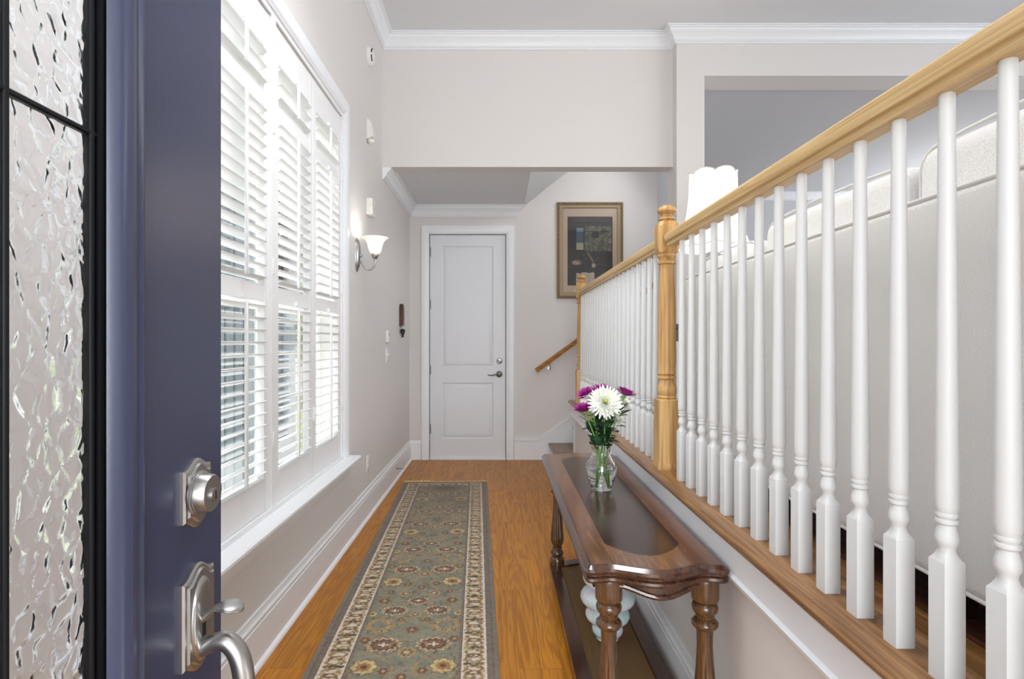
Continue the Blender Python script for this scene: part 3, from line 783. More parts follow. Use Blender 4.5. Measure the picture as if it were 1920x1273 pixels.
# lower shelf frame with cane panel
bm = NB()
SX0, SX1, SY0, SY1 = .272, .612, 1.56, 3.03
so = table_outline(0, amp=.03, ear=.015, x0=SX0, x1=SX1, y0=SY0, y1=SY1)
si = [(min(max(x, SX0+.055), SX1-.055), min(max(y, SY0+.07), SY1-.055)) for x, y in so]
si = table_outline(.055, amp=.03, ear=.015, x0=SX0, x1=SX1, y0=SY0, y1=SY1)
R_ = [[Vector((x, y, z)) for x, y in o] for o, z in ((si, .070), (so, .070), (so, .096), (si, .096), (si, .070))]
loft(bm, R_, True, False); bmesh.ops.remove_doubles(bm, verts=bm.verts, dist=1e-6); fixn(bm)
shf = obj('shelf', bm, M_mah, tb, smooth=30)
def cane_mat():
    m = pm('cane_weave', (128, 96, 56), .6); nt = m.node_tree; N = nt.nodes; L = nt.links; b = N['Principled BSDF']
    tc = N.new('ShaderNodeTexCoord'); sp = N.new('ShaderNodeSeparateXYZ'); L.new(tc.outputs['Object'], sp.inputs[0])
    def cosn(sock, per):
        a = N.new('ShaderNodeMath'); a.operation = 'MULTIPLY'; a.inputs[1].default_value = 2*PI/per; L.new(sock, a.inputs[0])
        c = N.new('ShaderNodeMath'); c.operation = 'COSINE'; L.new(a.outputs[0], c.inputs[0]); return c.outputs[0]
    cx_, cy_ = cosn(sp.outputs['X'], .0105), cosn(sp.outputs['Y'], .0105)
    ad = N.new('ShaderNodeMath'); ad.operation = 'ADD'; L.new(cx_, ad.inputs[0]); L.new(cy_, ad.inputs[1])
    gt = N.new('ShaderNodeMath'); gt.operation = 'GREATER_THAN'; gt.inputs[1].default_value = .75; L.new(ad.outputs[0], gt.inputs[0])
    tr = N.new('ShaderNodeBsdfTransparent'); mx = N.new('ShaderNodeMixShader'); L.new(gt.outputs[0], mx.inputs[0])
    L.new(b.outputs[0], mx.inputs[1]); L.new(tr.outputs[0], mx.inputs[2]); L.new(mx.outputs[0], N['Material Output'].inputs[0])
    fx, fy = cosn(sp.outputs['X'], .00625), cosn(sp.outputs['Y'], .00625)
    f2 = N.new('ShaderNodeMath'); f2.operation = 'MULTIPLY'; L.new(fx, f2.inputs[0]); L.new(fy, f2.inputs[1])
    r = ramp(nt, [(.0, (84, 60, 34)), (1.0, (150, 116, 70))]); mr = N.new('ShaderNodeMapRange'); mr.inputs[1].default_value = -1; L.new(f2.outputs[0], mr.inputs[0]); L.new(mr.outputs[0], r.inputs[0]); L.new(r.outputs[0], b.inputs['Base Color'])
    return m
bm = NB()
loft(bm, [[Vector((x, y, z)) for x, y in table_outline(.052, amp=.03, ear=.015, x0=SX0, x1=SX1, y0=SY0, y1=SY1)] for z in (.082, .086)])
obj('cane_panel', fixn(bm), cane_mat(), shf)
bm = NB(); loft(bm, [[Vector((x, y, z)) for x, y in table_outline(.050, amp=.03, ear=.015, x0=SX0, x1=SX1, y0=SY0, y1=SY1)] for z in (.068, .072)])
obj('shelf_backing', fixn(bm), pm('dark_backing', (30, 20, 14), .8), shf)

# stacked-bubble vase on the shelf
vz = thing('bubble_vase', (.435, 2.25, .096), 'pearly pale blue glass vase of stacked round bubbles on the cane shelf', 'vase')
bm = NB()
bp_ = []
for (zc_, rz, rr_) in ((.035, .032, .062), (.092, .036, .088), (.162, .044, .108), (.238, .040, .098)):
    for k in range(11):
        a = -PI/2+PI*(k+.5)/11
        bp_.append((max(.045 if zc_ < .04 else .052, rr_*math.cos(a)**.7), zc_+rz*math.sin(a)))
bp_ = [(.045, 0)]+bp_+[(.045, .29), (.040, .295), (.036, .288), (.034, .25)]
bp_.sort(key=lambda p: 0)
lathe(bm, [(r, z+.096) for r, z in bp_], .435, 2.25, 0, 48)
def pearl():
    m = pm('pearl_glass', (206, 222, 222), .12); nt = m.node_tree; N = nt.nodes; L = nt.links; b = N['Principled BSDF']
    tc = N.new('ShaderNodeTexCoord'); n = N.new('ShaderNodeTexNoise'); n.inputs['Scale'].default_value = 14; n.inputs['Detail'].default_value = 3
    L.new(tc.outputs['Object'], n.inputs['Vector']); r = ramp(nt, [(.35, (176, 206, 206)), (.52, (206, 218, 222)), (.66, (214, 196, 220))]); L.new(n.outputs['Fac'], r.inputs[0]); L.new(r.outputs[0], b.inputs['Base Color'])
    b.inputs['Coat Weight'].default_value = .7; b.inputs['Roughness'].default_value = .15
    return m
obj('body', fixn(bm), pearl(), vz, smooth=60)

# ------------------------------------------------------------------ glass vase and chrysanthemums
VX, VY = .425, 2.33
gv = thing('glass_vase', (VX, VY, TZ), 'clear glass vase half full of water on the console table', 'vase')
def vr_(z):   # outer radius
    P_ = [(0, .041), (.006, .041), (.03, .050), (.06, .061), (.085, .064), (.105, .060), (.13, .045), (.15, .036), (.165, .036), (.18, .042), (.195, .051)]
    for (a, ra), (b_, rb) in zip(P_[:-1], P_[1:]):
        if a <= z <= b_:
            t = (z-a)/(b_-a); t = t*t*(3-2*t); return ra+(rb-ra)*t
    return P_[-1][1]
bm = NB()
zs = [i*.195/26 for i in range(27)]
prof = [(.001, 0.0005)]+[(vr_(z), z+.0005) for z in zs]+[(vr_(z)-.0028, z+.0005) for z in reversed(zs) if z > .007]+[(.001, .0085)]
lathe(bm, prof, VX, VY, TZ, 40, cap=False, rad=lambda t, z: 1+(.03*math.cos(8*t) if z > .16 else .012*math.cos(8*t)*(z/.16)))
obj('glass', fixn(bm), real_glass('vase_glass', (.97, .99, .985)), gv, smooth=60)
bm = NB(); zw = [.009+i*(.092-.009)/14 for i in range(15)]
lathe(bm, [(.001, zw[0])]+[((vr_(z)-.0032)*.985, z) for z in zw]+[(.001, zw[-1])], VX, VY, TZ, 40, cap=False)
obj('water', fixn(bm), real_glass('water', (.97, .99, .985), 0, 1.33), gv, smooth=60)

M_pur = pm('petal_purple', (156, 34, 134), .6, Subsurface_Weight=.0); M_wh = pm('petal_white', (238, 240, 232), .6)
M_purt = pm('petal_violet', (150, 62, 150), .6)
M_whc = pm('petal_heart', (226, 226, 160), .6)
M_stem = pm('stem_green', (112, 160, 76), .5); M_leaf = pm('leaf_green', (44, 82, 52), .5)
def bloom(bm, c, nrm, R, layers, cup, seedv, mi_in=1):
    rnd = random.Random(seedv); q = Vector((0, 0, 1)).rotation_difference(Vector(nrm).normalized()); M = Matrix.Translation(Vector(c)) @ q.to_matrix().to_4x4()
    for L_ in range(layers):
        f = L_/(layers-1); n = int(28-8*f); rl_ = R*(1.0-.62*f)
        el = cup+f*1.15
        for k in range(n):
            a = 2*PI*(k+.5*(L_ % 2))/n+rnd.uniform(-.07, .07); e = el+rnd.uniform(-.09, .09); Lp = rl_*rnd.uniform(.9, 1.06); w = R*.068*rnd.uniform(.85, 1.1)
            prev = None
            for s, ww, cu in ((.08, .45, 0), (.4, .8, .0), (.75, 1.0, .05), (.93, .75, .12), (1.0, .15, .16)):
                ee = e+cu*2.2*(1-f*1.2)
                rad_ = Lp*s*math.cos(e)+0; h = Lp*s*math.sin(e)+Lp*cu*.5+R*.06*f
                ca, sa = math.cos(a), math.sin(a)
                tri = [Vector((rad_*ca-ww*w*o*sa, rad_*sa+ww*w*o*ca, h+abs(o)*w*.35)) for o in (-1, 0, 1)]
                cur = [bm.verts.new(M @ p) for p in tri]
                if prev:
                    for i in range(2):
                        fc = bm.faces.new((prev[i], prev[i+1], cur[i+1], cur[i])); fc.material_index = mi_in if f > .85 else 0
                prev = cur
    return M
def flower(bx, bz, by, nrm, R, kind, label, seedv, cup=.15):
    c = Vector((bx, by, bz)); nn = Vector(nrm).normalized(); rnd = random.Random(seedv)
    fl = thing('chrysanthemum', (VX, VY, TZ+.01), label, 'flower', 'cut flowers in the glass vase')
    bm = NB(); bloom(bm, c, nn, R, 7, cup, seedv)
    obj('bloom', bm, [M_pur, M_purt] if kind == 'p' else [M_wh, M_whc], fl, smooth=60)
    bm = NB(); base = c-nn*.012
    ft = Vector((VX+rnd.choice((-1, 1))*rnd.uniform(.008, .028), VY+rnd.uniform(-.022, .022), TZ+.014))
    nk = Vector((VX+(bx-VX)*.16+rnd.uniform(-.012, .012), VY+(by-VY)*.2+rnd.uniform(-.012, .012), TZ+.160))
    P = smooth_path([ft, nk, nk+(base-nk)*.5+Vector((0, 0, .012)), base], 6)
    tube(bm, P, .0029, 8)
    rr = []
    for s, r in ((0, .0026), (.006, .006), (.012, .009), (.016, .0075)):
        p = base-nn*.004+nn*s; a_ = nn.orthogonal().normalized(); b_ = nn.cross(a_)
        rr.append([p+r*(math.cos(2*PI*i/10)*a_+math.sin(2*PI*i/10)*b_) for i in range(10)])
    loft(bm, rr); obj('stem', fixn(bm), M_stem, fl)
    bm = NB()
    for k in range(18):
        t = rnd.uniform(.38, .80); i = int(t*(len(P)-1)); p = P[i]
        if p.z < TZ+.125 or p.z > 1.0: p = Vector((nk.x, nk.y, rnd.uniform(TZ+.14, TZ+.29)))
        a = rnd.uniform(0, 2*PI); el = rnd.uniform(.1, 1.1); Ln = rnd.uniform(.042, .074); w = Ln*.27
        if p.z < TZ+.185: el = rnd.uniform(.9, 1.3)
        d = Vector((math.cos(a)*math.cos(el), math.sin(a)*math.cos(el), math.sin(el))); sd = Vector((-math.sin(a), math.cos(a), 0)); prev = None
        for s, ww in ((0, .06), (.18, .3), (.3, .75), (.4, .5), (.52, 1.0), (.62, .6), (.74, .8), (.84, .4), (1, .03)):
            q = p+d*Ln*s+Vector((0, 0, -.012*s*s)); cur = [bm.verts.new(q-sd*w*ww+Vector((0, 0, .004*ww))), bm.verts.new(q), bm.verts.new(q+sd*w*ww+Vector((0, 0, .004*ww)))]
            if prev:
                for i in range(2): bm.faces.new((prev[i], prev[i+1], cur[i+1], cur[i]))
            prev = cur
    obj('leaves', bm, M_leaf, fl, smooth=60)
def PX(x, y, Y=VY): return (x-935)*Y/F, 1.28-(y-640)*Y/F
def fpx(x, y, dY, nrm, R, kind, label, s, cup=.15):
    X, Z = PX(x, y, VY+dY); flower(X, Z, VY+dY, nrm, R, kind, label, s, cup)
fpx(1134, 756, -.050, (-.05, -.93, .42), .073, 'w', 'large white bloom facing the viewer at the centre of the bouquet', 3, .12)
fpx(1096, 771, -.035, (-.25, -.25, .93), .046, 'p', 'purple bloom drooping lowest on the door side of the bouquet', 4, .35)
fpx(1171, 742, -.02, (.35, -.05, .93), .048, 'p', 'purple bloom highest in the bouquet, leaning towards the white balusters', 5, .35)
fpx(1128, 742, .03, (0, -.55, .83), .056, 'p', 'purple bloom directly behind the large white bloom', 6, .3)
fpx(1101, 742, .02, (-.4, -.45, .8), .044, 'p', 'purple bloom in front of the far newel post, above the lowest bloom', 7, .3)
fpx(1108, 755, .0, (-.5, -.7, .5), .044, 'w', 'small white bloom between the two purple blooms on the door side', 8, .3)
fpx(1160, 758, .03, (.55, -.4, .65), .055, 'w', 'white bloom turned to the railing below the highest purple bloom', 9, .4)
fpx(1152, 784, .0, (.6, -.45, .35), .046, 'w', 'white bloom hanging low behind the leaves on the railing side', 10, .3)

# ------------------------------------------------------------------ rug
def rug():
    Wd, Ln = .75, 3.6; nx, ny = 210, 1000
    u = np.linspace(0, Wd, nx); v = np.linspace(0, Ln, ny); U, V = np.meshgrid(u, v)   # V from the near end to the far end
    rng = np.random.RandomState(3)
    def C(c): return np.array(lin(c))
    def vnoise(sc, seed):
        r = np.random.RandomState(seed); g = r.rand(int(Ln*sc)+3, int(Wd*sc)+3)
        a = V*sc; b_ = U*sc; i = a.astype(int); j = b_.astype(int); fa = a-i; fb = b_-j; fa = fa*fa*(3-2*fa); fb = fb*fb*(3-2*fb)
        return (g[i, j]*(1-fa)*(1-fb)+g[i+1, j]*fa*(1-fb)+g[i, j+1]*(1-fa)*fb+g[i+1, j+1]*fa*fb)
    col = np.zeros(U.shape+(3,)); col[:] = C((122, 122, 104))
    n1 = vnoise(18, 1); n2 = vnoise(70, 2); n3 = vnoise(5, 4)
    def put(mask, c, a=1.0): col[mask] = col[mask]*(1-a)+C(c)*a
    put(n1 > .62, (134, 132, 112), .6); put(n1 < .3, (106, 112, 98), .6); put(n2 > .74, (128, 104, 82), .6); put(n2 < .16, (88, 82, 70), .5)
    # ---- field pattern, mirrored about the centre line
    S = np.abs(U-Wd/2); per = .78; T = np.mod(V+.18, per)
    def D(x, y, sx=1, sy=1): return np.hypot((S-x)/sx, (T-y)/sy), np.arctan2((T-y)/sy, (S-x)/sx)
    # curling vines
    vin = np.abs(S-(.115+.075*np.sin(V*2*PI/.39))) < .005; put(vin, (150, 122, 84), .8)
    vin2 = np.abs(S-(.125-.085*np.sin(V*2*PI/.39+.6))) < .004; put(vin2, (104, 74, 56), .7)
    for (x, y, r, kind) in ((.155, .10, .052, 'star'), (.105, .26, .060, 'pal'), (0, .20, .036, 'fan'), (.15, .42, .070, 'ring'), (.0, .38, .030, 'ros'), (.10, .56, .050, 'pal2'), (.165, .66, .034, 'ros'), (0, .52, .026, 'fan'), (.0, .66, .042, 'pal'), (.19, .30, .028, 'ros'), (.075, .07, .026, 'ros'), (.06, .47, .020, 'ros'), (.2, .53, .024, 'star'), (0, .03, .026, 'ros'), (.07, .74, .03, 'fan'), (.15, .76, .024, 'ros')):
        d, a = D(x, y)
        if kind == 'star':
            e = r*(.78+.22*np.abs(np.cos(4*a))); put(d < e*1.12, (96, 74, 50), .8); put(d < e, (190, 168, 118)); put(d < e*.6, (150, 112, 66)); put(d < e*.28, (92, 54, 36))
        elif kind == 'ros':
            e = r*(.7+.3*np.abs(np.cos(3*a))); put(d < e*1.1, (134, 108, 72), .8); put(d < e*.85, (98, 66, 50)); put(d < e*.35, (160, 138, 100))
        elif kind == 'fan':
            e = r*(.6+.4*np.abs(np.sin(4*a))); put(d < e*1.15, (164, 138, 92)); put(d < e*.8, (104, 72, 50)); put((d < e*.45), (176, 160, 120))
        elif kind in ('pal', 'pal2'):
            d, a = D(x, y, 1.15, .85); e = r*(.9+.1*np.cos(13*a)); put(d < e*1.12, (196, 178, 140)); put(d < e*1.0, (150, 116, 82)); put(d < e*.9, (88, 56, 42)); put(d < e*.66, (118, 84, 60)); put(d < e*.38*(.6+.4*np.cos(4*a)), (216, 204, 184))
        elif kind == 'ring':
            e = r*(.9+.1*np.cos(8*a)); put((d < e) & (d > e*.62), (160, 132, 82)); put((d < e*.92) & (d > e*.72) & (np.cos(7*a) > .2), (84, 50, 42)); put((d < e*.86) & (d > e*.78) & (np.cos(7*a) > .75), (222, 210, 200))
    rl2 = random.Random(5)
    for k in range(70):
        ex, ey, er, ea = rl2.uniform(.0, .20), rl2.uniform(0, per), rl2.uniform(.008, .02), rl2.uniform(0, PI)
        dx, dy = S-ex, T-ey; p_ = dx*math.cos(ea)+dy*math.sin(ea); q_ = -dx*math.sin(ea)+dy*math.cos(ea)
        m_ = (np.abs(q_-.25*p_*p_/er) < er*.28*(1-np.minimum(1, (p_/er)**2))) & (np.abs(p_) < er)
        put(m_, rl2.choice([(150, 122, 84), (104, 78, 58), (160, 134, 98), (88, 84, 68), (132, 100, 74)]), .9)
    wob = np.sin(U*210+3*np.sin(V*90))*np.sin(V*160+2*np.sin(U*120)); put((wob > .8) & (n1 > .45), (140, 116, 84), .7); put((wob < -.86), (70, 62, 52), .6)
    # ---- borders measured from the edge
    E = np.minimum(np.minimum(U, Wd-U), np.minimum(V, Ln-V)); along = np.where(np.minimum(U, Wd-U) < np.minimum(V, Ln-V), V, U)
    m = E < .165; put(m, (118, 104, 90))
    gd = (np.cos(along*2*PI/.018)*np.cos(E*2*PI/.018)); put(m & (gd > .2), (84, 74, 66), .8)
    m = (E < .148) & (E > .052); put(m, (202, 190, 170))
    P_ = .118; tt = np.mod(along, P_)-P_/2; tt2 = np.mod(along+P_/2, P_)-P_/2; ec = E-.100
    def ell(t, e, ct, ce, st, se): return ((t-ct)/st)**2+((e-ce)/se)**2
    # broad palmette with dark heart, pairs of curling leaves, small buds between
    for sg in (-1, 1):
        r_ = ell(tt, ec, sg*.026, 0, .022, .040); put(m & (r_ < 1) & (r_ > .42), (150, 122, 76)); put(m & (r_ < 1) & (r_ > .84), (104, 80, 56))
        r_ = ell(tt2, ec, sg*.014, sg*.018, .017, .012); put(m & (r_ < 1), (120, 94, 62)); put(m & (r_ < .4), (186, 164, 120))
    r_ = ell(tt, ec, 0, 0, .016, .034); put(m & (r_ < 1), (150, 112, 76)); put(m & (r_ < .62), (92, 62, 48)); put(m & (r_ < .22), (196, 178, 146))
    r_ = ell(tt2, ec, 0, 0, .012, .030); put(m & (r_ < 1), (112, 96, 60)); put(m & (r_ < .35), (54, 54, 48))
    r_ = ell(tt2, ec, 0, .030, .010, .012); put(m & (r_ < 1), (66, 60, 52)); r_ = ell(tt2, ec, 0, -.032, .012, .010); put(m & (r_ < 1), (128, 88, 66))
    tb_ = np.mod(along, .0775)-.03875
    for cx_, ce_, sx_, sy_, an_, cc_ in ((-.022, .072, .013, .005, .6, (122, 104, 66)), (.022, .128, .013, .005, .6, (122, 104, 66)), (.02, .070, .010, .004, -.5, (104, 76, 58)), (-.02, .130, .010, .004, -.5, (92, 84, 62)), (.0, .062, .006, .006, 0, (140, 106, 66)), (.0, .139, .006, .006, 0, (140, 106, 66)), (-.034, .10, .009, .006, 1.2, (150, 124, 84)), (.034, .10, .009, .006, -1.2, (84, 76, 60)), (-.01, .084, .009, .003, 1.0, (108, 92, 66)), (.01, .116, .009, .003, 1.0, (108, 92, 66))):
        dx, dy = tb_-cx_, E-ce_; p_ = dx*math.cos(an_)+dy*math.sin(an_); q_ = -dx*math.sin(an_)+dy*math.cos(an_)
        put(m & ((p_/sx_)**2+(q_/sy_)**2 < 1), cc_, .9)
    put(m & (n2 > .72), (170, 150, 118), .7)
    for lo, hi, c in ((.1455, .150, (206, 196, 182)), (.050, .0545, (206, 196, 182)), (.150, .153, (96, 76, 64)), (.047, .050, (96, 76, 64)), (.020, .024, (92, 80, 74)), (0, .020, (112, 104, 92))):
        put((E >= lo) & (E < hi), c)
    # colour blends browner toward the far end
    k = np.clip((V-2.1)/1.3, 0, 1)*.5; n_ = (.7+.6*n3)[..., None]
    brown = C((112, 92, 72)); col = col*(1-(k*.8)[..., None]*n_*.8)+brown*(k*.8)[..., None]*n_*.8
    st_ = np.exp(-(((U-Wd*.52)/.17)**2+((V-3.40)/.11)**2))*(.6+.8*n1); col *= (1-.5*np.clip(st_, 0, 1))[..., None]
    st_ = np.exp(-(((U-Wd*.60)/.16)**2+((V-3.0)/.2)**2))*n3; col *= (1-.35*np.clip(st_, 0, 1))[..., None]
    col *= (.80+.34*n2)[..., None]
    z = .007+.0012*n2
    ang = math.radians(2.15); ca, sa = math.cos(ang), math.sin(ang)
    # far left corner at (-.86,5.07); the runner comes toward the viewer turning slightly right
    X0, Y0 = -.856, 5.085
    du = U; dvv = Ln-V
    X = X0+du*ca+dvv*sa; Y = Y0+du*sa*1.0-dvv*ca
    co = np.stack([X, Y, z], -1).reshape(-1, 3)
    idx = np.arange(nx*ny).reshape(ny, nx)
    q = np.stack([idx[:-1, :-1], idx[:-1, 1:], idx[1:, 1:], idx[1:, :-1]], -1).reshape(-1, 4)
    # rim skirt down to the floor
    rim = np.concatenate([idx[0, :], idx[1:, -1], idx[-1, -2::-1], idx[-2:0:-1, 0]])
    low = co[rim].copy(); low[:, 2] = .0005; nb_ = len(co); li = nb_+np.arange(len(rim))
    qs = np.stack([np.roll(rim, -1), rim, li, np.roll(li, -1)], -1)
    co = np.concatenate([co, low]); q = np.concatenate([q, qs])
    cc = col.reshape(-1, 3); cc = np.concatenate([cc, cc[rim]])
    org = np.array([-.45, 3.5, 0.0])
    me = bpy.data.meshes.new('runner_rug'); me.vertices.add(len(co)); me.vertices.foreach_set('co', (co-org).astype(np.float32).ravel())
    me.loops.add(q.size); me.loops.foreach_set('vertex_index', q.astype(np.int32).ravel())
    me.polygons.add(len(q)); me.polygons.foreach_set('loop_start', (np.arange(len(q))*4).astype(np.int32)); me.update(calc_edges=True)
    at = me.color_attributes.new('pattern', 'FLOAT_COLOR', 'POINT')
    at.data.foreach_set('color', np.concatenate([np.clip(cc, 0, 1), np.ones((len(cc), 1))], 1).astype(np.float32).ravel())
    me.validate(); me.shade_smooth(); me.materials.append(vcol_mat('rug_pile', .95, 420, .15))
    o = bpy.data.objects.new('runner_rug', me); COL.objects.link(o); o.location = org
    tag(o, 'long sage green floral runner rug with ivory border on the oak floor', 'rug')
    # fringe at the far end
    bm = NB(); rnd = random.Random(2)
    for k in range(150):
        s = k/149*Wd; p = Vector((X0+s*ca, Y0+s*sa-.002, .006)); L_ = rnd.uniform(.04, .08)*(1.3 if k < 50 else .7); a = rnd.uniform(-.5, .5)
        w = .0028; d = Vector((math.sin(a), math.cos(a), 0)); sd = Vector((d.y, -d.x, 0))
        A = [p-sd*w, p+sd*w, p+d*L_*.5+sd*w+Vector((0, 0, .002)), p+d*L_*.5-sd*w+Vector((0, 0, .002)), p+d*L_+sd*w*.4-Vector((0, 0, .004)), p+d*L_-sd*w*.4-Vector((0, 0, .004))]
        vv = [bm.verts.new(x) for x in A]; bm.faces.new((vv[0], vv[1], vv[2], vv[3])); bm.faces.new((vv[3], vv[2], vv[4], vv[5]))
    fr = obj('fringe', bm, pm('fringe_wool', (244, 206, 132), .9), o); fr['kind'] = 'stuff'
rug()

# ------------------------------------------------------------------ left wall fittings
sc_ = thing('wall_sconce', (XL, 3.81, 1.80), 'silver wall light with a fluted glass bell shade beside the shutters', 'light')
SZ = 1.865
bm = NB()
for s, dx in ((1, 0), (1, .006), (.88, .012), (.82, .012), (.72, .020), (.4, .024)):
    pass
rr = [[Vector((XL+dx, 3.81+.045*s*math.cos(2*PI*i/40), SZ+.115*s*math.sin(2*PI*i/40))) for i in range(40)] for s, dx in ((1, 0), (1, .006), (.9, .013), (.84, .012), (.72, .021), (.4, .026), (.05, .028))]
loft(bm, rr); obj('backplate', fixn(bm), M_nickel, sc_)
bm = NB(); ax = XL+.127
tube(bm, smooth_path([(XL+.024, 3.81, SZ-.02), (XL+.04, 3.81, SZ-.06), (XL+.07, 3.81, SZ-.098), (XL+.105, 3.81, SZ-.095), (ax, 3.81, SZ-.06), (ax, 3.81, SZ-.03)], 5), .0055, 10)
lathe(bm, [(.001, -.045), (.008, -.04), (.008, -.03), (.016, -.024), (.02, -.012), (.024, -.004), (.024, .006), (.018, .008), (.001, .008)], ax, 3.81, SZ-.0, 24)
lathe(bm, [(.001, 0), (.012, .002), (.014, .01), (.008, .02), (.001, .022)], XL+.03, 3.81, SZ-.015, 16)
obj('arm', fixn(bm), M_nickel, sc_)
bm = NB()
sp2 = [(.022, .0), (.030, .004), (.040, .02), (.046, .045), (.054, .075), (.068, .098), (.090, .112)]
pf = sp2+[(r-.003, z+.001) for r, z in reversed(sp2)]
lathe(bm, pf, ax, 3.81, SZ+.006, 72, rad=lambda t, z: 1+.03*math.cos(18*t), cap=False)
def glow(name, col, st, ec=(1, .96, .9, 1)):
    m = pm(name, col, .4); b = m.node_tree.nodes['Principled BSDF']; b.inputs['Emission Color'].default_value = ec; b.inputs['Emission Strength'].default_value = st
    return m
obj('shade', fixn(bm), glow('sconce_glass', (235, 233, 230), .45), sc_, smooth=60)
bm = NB(); lathe(bm, [(.001, 0), (.010, .004), (.02, .03), (.022, .045), (.016, .06), (.001, .068)], ax, 3.81, SZ+.012, 20)
obj('bulb', fixn(bm), glow('bulb_glow', (255, 250, 240), 6), sc_, smooth=60)
point('sconce_light', (ax, 3.81, SZ+.12), 1.0, .045, (1, .96, .9))

def wall_y(px, X=XL): return X*F/(px-935)
# smoke detector
t = thing('smoke_detector', (XL, 4.17, 3.39), 'small round white detector with a dark slot high on the window wall', 'detector')
bm = NB(); lathe(bm, [(.001, 0), (.068, 0), (.068, .012), (.06, .028), (.045, .036), (.001, .038)], 0, 0, seg=40, M=rotM((XL, 4.17, 3.39), (1, 0, 0))); obj('body', fixn(bm), M_white_pl, t)
bm = NB()
for a0, a1 in ((-1.2, -.15), (.15, 1.0)):
    tube(bm, [(XL+.031, 4.17-.0525*math.cos(a), 3.39-.0525*math.sin(a)*1.0) for a in np.linspace(a0, a1, 8)], .006, 6)
obj('slot', bm, M_dark, t)
t = thing('motion_sensor', (XL, 4.13, 2.83), 'white wedge-shaped motion sensor on the wall between detector and chime', 'sensor')
bm = NB(); prism(bm, [(XL, 2.905), (XL+.028, 2.895), (XL+.05, 2.79), (XL+.046, 2.775), (XL, 2.76)], 'y', 4.095, 4.165); bmesh.ops.bevel(bm, geom=bm.edges[:], offset=.004, segments=2, affect='EDGES'); obj('body', bm, M_white_pl, t)
bm = NB(); lathe(bm, [(.001, 0), (.02, .0), (.026, -.01), (.022, -.024), (.008, -.032), (.001, -.033)], XL+.028, 4.13, 2.764, 20); obj('swivel_mount', fixn(bm), M_white_pl, t)
t = thing('door_chime', (XL, 4.15, 2.26), 'ribbed white door chime box above the wall light', 'chime')
bm = NB(); box(bm, XL, XL+.045, 4.09, 4.21, 2.205, 2.325, .004, 2); obj('body', bm, M_white_pl, t)
bm = NB()
for k in range(9): box(bm, XL+.044, XL+.048, 4.10, 4.20, 2.216+k*.0115, 2.222+k*.0115)
for k in range(9): box(bm, XL+.006, XL+.040, 4.086, 4.091, 2.216+k*.0115, 2.222+k*.0115)
obj('grille', bm, M_white_pl, t)
t = thing('thermostat', (XL, 4.84, 1.32), 'slim white thermostat on the wall above the light switch', 'thermostat')
bm = NB(); box(bm, XL, XL+.022, 4.80, 4.885, 1.27, 1.375, .004, 2); obj('body', bm, M_white_pl, t)
bm = NB(); box(bm, XL+.0215, XL+.0235, 4.825, 4.86, 1.325, 1.355); obj('display', bm, pm('lcd_grey', (150, 156, 150), .3), t)
t = thing('light_switch', (XL, 4.84, 1.165), 'white double switch plate below the thermostat', 'switch')
bm = NB(); box(bm, XL, XL+.006, 4.79, 4.905, 1.105, 1.225, .002, 2); obj('plate', bm, M_white_pl, t)
for yy in (4.825, 4.87):
    bm = NB(); prism(bm, [(XL+.006, 1.152), (XL+.016, 1.172), (XL+.014, 1.178), (XL+.006, 1.176)], 'y', yy-.004, yy+.004); obj('toggle', bm, M_white_pl, t)
t = thing('wall_outlet', (XL, 4.13, .38), 'white outlet plate low on the wall past the window sill', 'outlet')
bm = NB(); box(bm, XL, XL+.006, 4.095, 4.165, .32, .44, .002, 2); obj('plate', bm, M_white_pl, t)
for zz in (.36, .40):
    bm = NB(); lathe(bm, [(.001, 0), (.016, 0), (.015, .003), (.001, .003)], 0, 0, seg=20, M=rotM((XL+.006, 4.13, zz), (1, 0, 0)))
    box(bm, XL+.0085, XL+.0097, 4.122, 4.124, zz-.004, zz+.004, mi=1); box(bm, XL+.0085, XL+.0097, 4.136, 4.138, zz-.004, zz+.004, mi=1)
    obj('socket', fixn(bm), [M_white_pl, M_dark], t)
t = thing('door_stop', (XL+.02, 5.22, .10), 'thin metal door stop sticking out of the baseboard near the white door', 'door stop')
bm = NB(); tube(bm, [(XL+.017, 5.22, .10), (XL+.08, 5.22, .10)], .004, 8); lathe(bm, [(.001, 0), (.01, 0), (.008, .006), (.001, .006)], 0, 0, seg=16, M=rotM((XL+.017, 5.22, .1), (1, 0, 0))); obj('spring', bm, M_nickeld, t)
bm = NB(); tube(bm, [(XL+.08, 5.22, .10), (XL+.092, 5.22, .10)], .006, 10); obj('tip', bm, pm('rubber_white', (220, 220, 215), .6), t)
# hanging wooden ornament on the wall
t = thing('wall_ornament', (XL, 5.50, 1.46), 'small arched dark wooden wall ornament with a metal bell hanging under it', 'ornament')
M_dw = wood('ornament_wood', (40, 24, 16), (70, 44, 30), (92, 60, 42), scale=(30, 30, 4))
def arch(bm, hw, z0, z1, x0, x1):
    o = [(5.50-hw, z0), (5.50+hw, z0)]+[(5.50+hw*math.cos(a), z1+hw*1.25*math.sin(a)) for a in np.linspace(0, PI, 13)]
    prism(bm, o, 'x', x0, x1)
bm = NB(); arch(bm, .05, 1.43, 1.585, XL, XL+.032); obj('body', bm, M_dw, t)
bm = NB(); arch(bm, .036, 1.445, 1.585, XL+.032, XL+.037); obj('front_panel', bm, pm('ornament_rose', (134, 96, 84), .7, bump=(60, .6, .006)), t)
bm = NB(); tube(bm, [(XL+.015, 5.5, 1.43), (XL+.018, 5.495, 1.42), (XL+.014, 5.505, 1.41), (XL+.018, 5.5, 1.398)], .0035, 6); obj('cord', bm, pm('grey_cord', (120, 116, 112), .6), t)
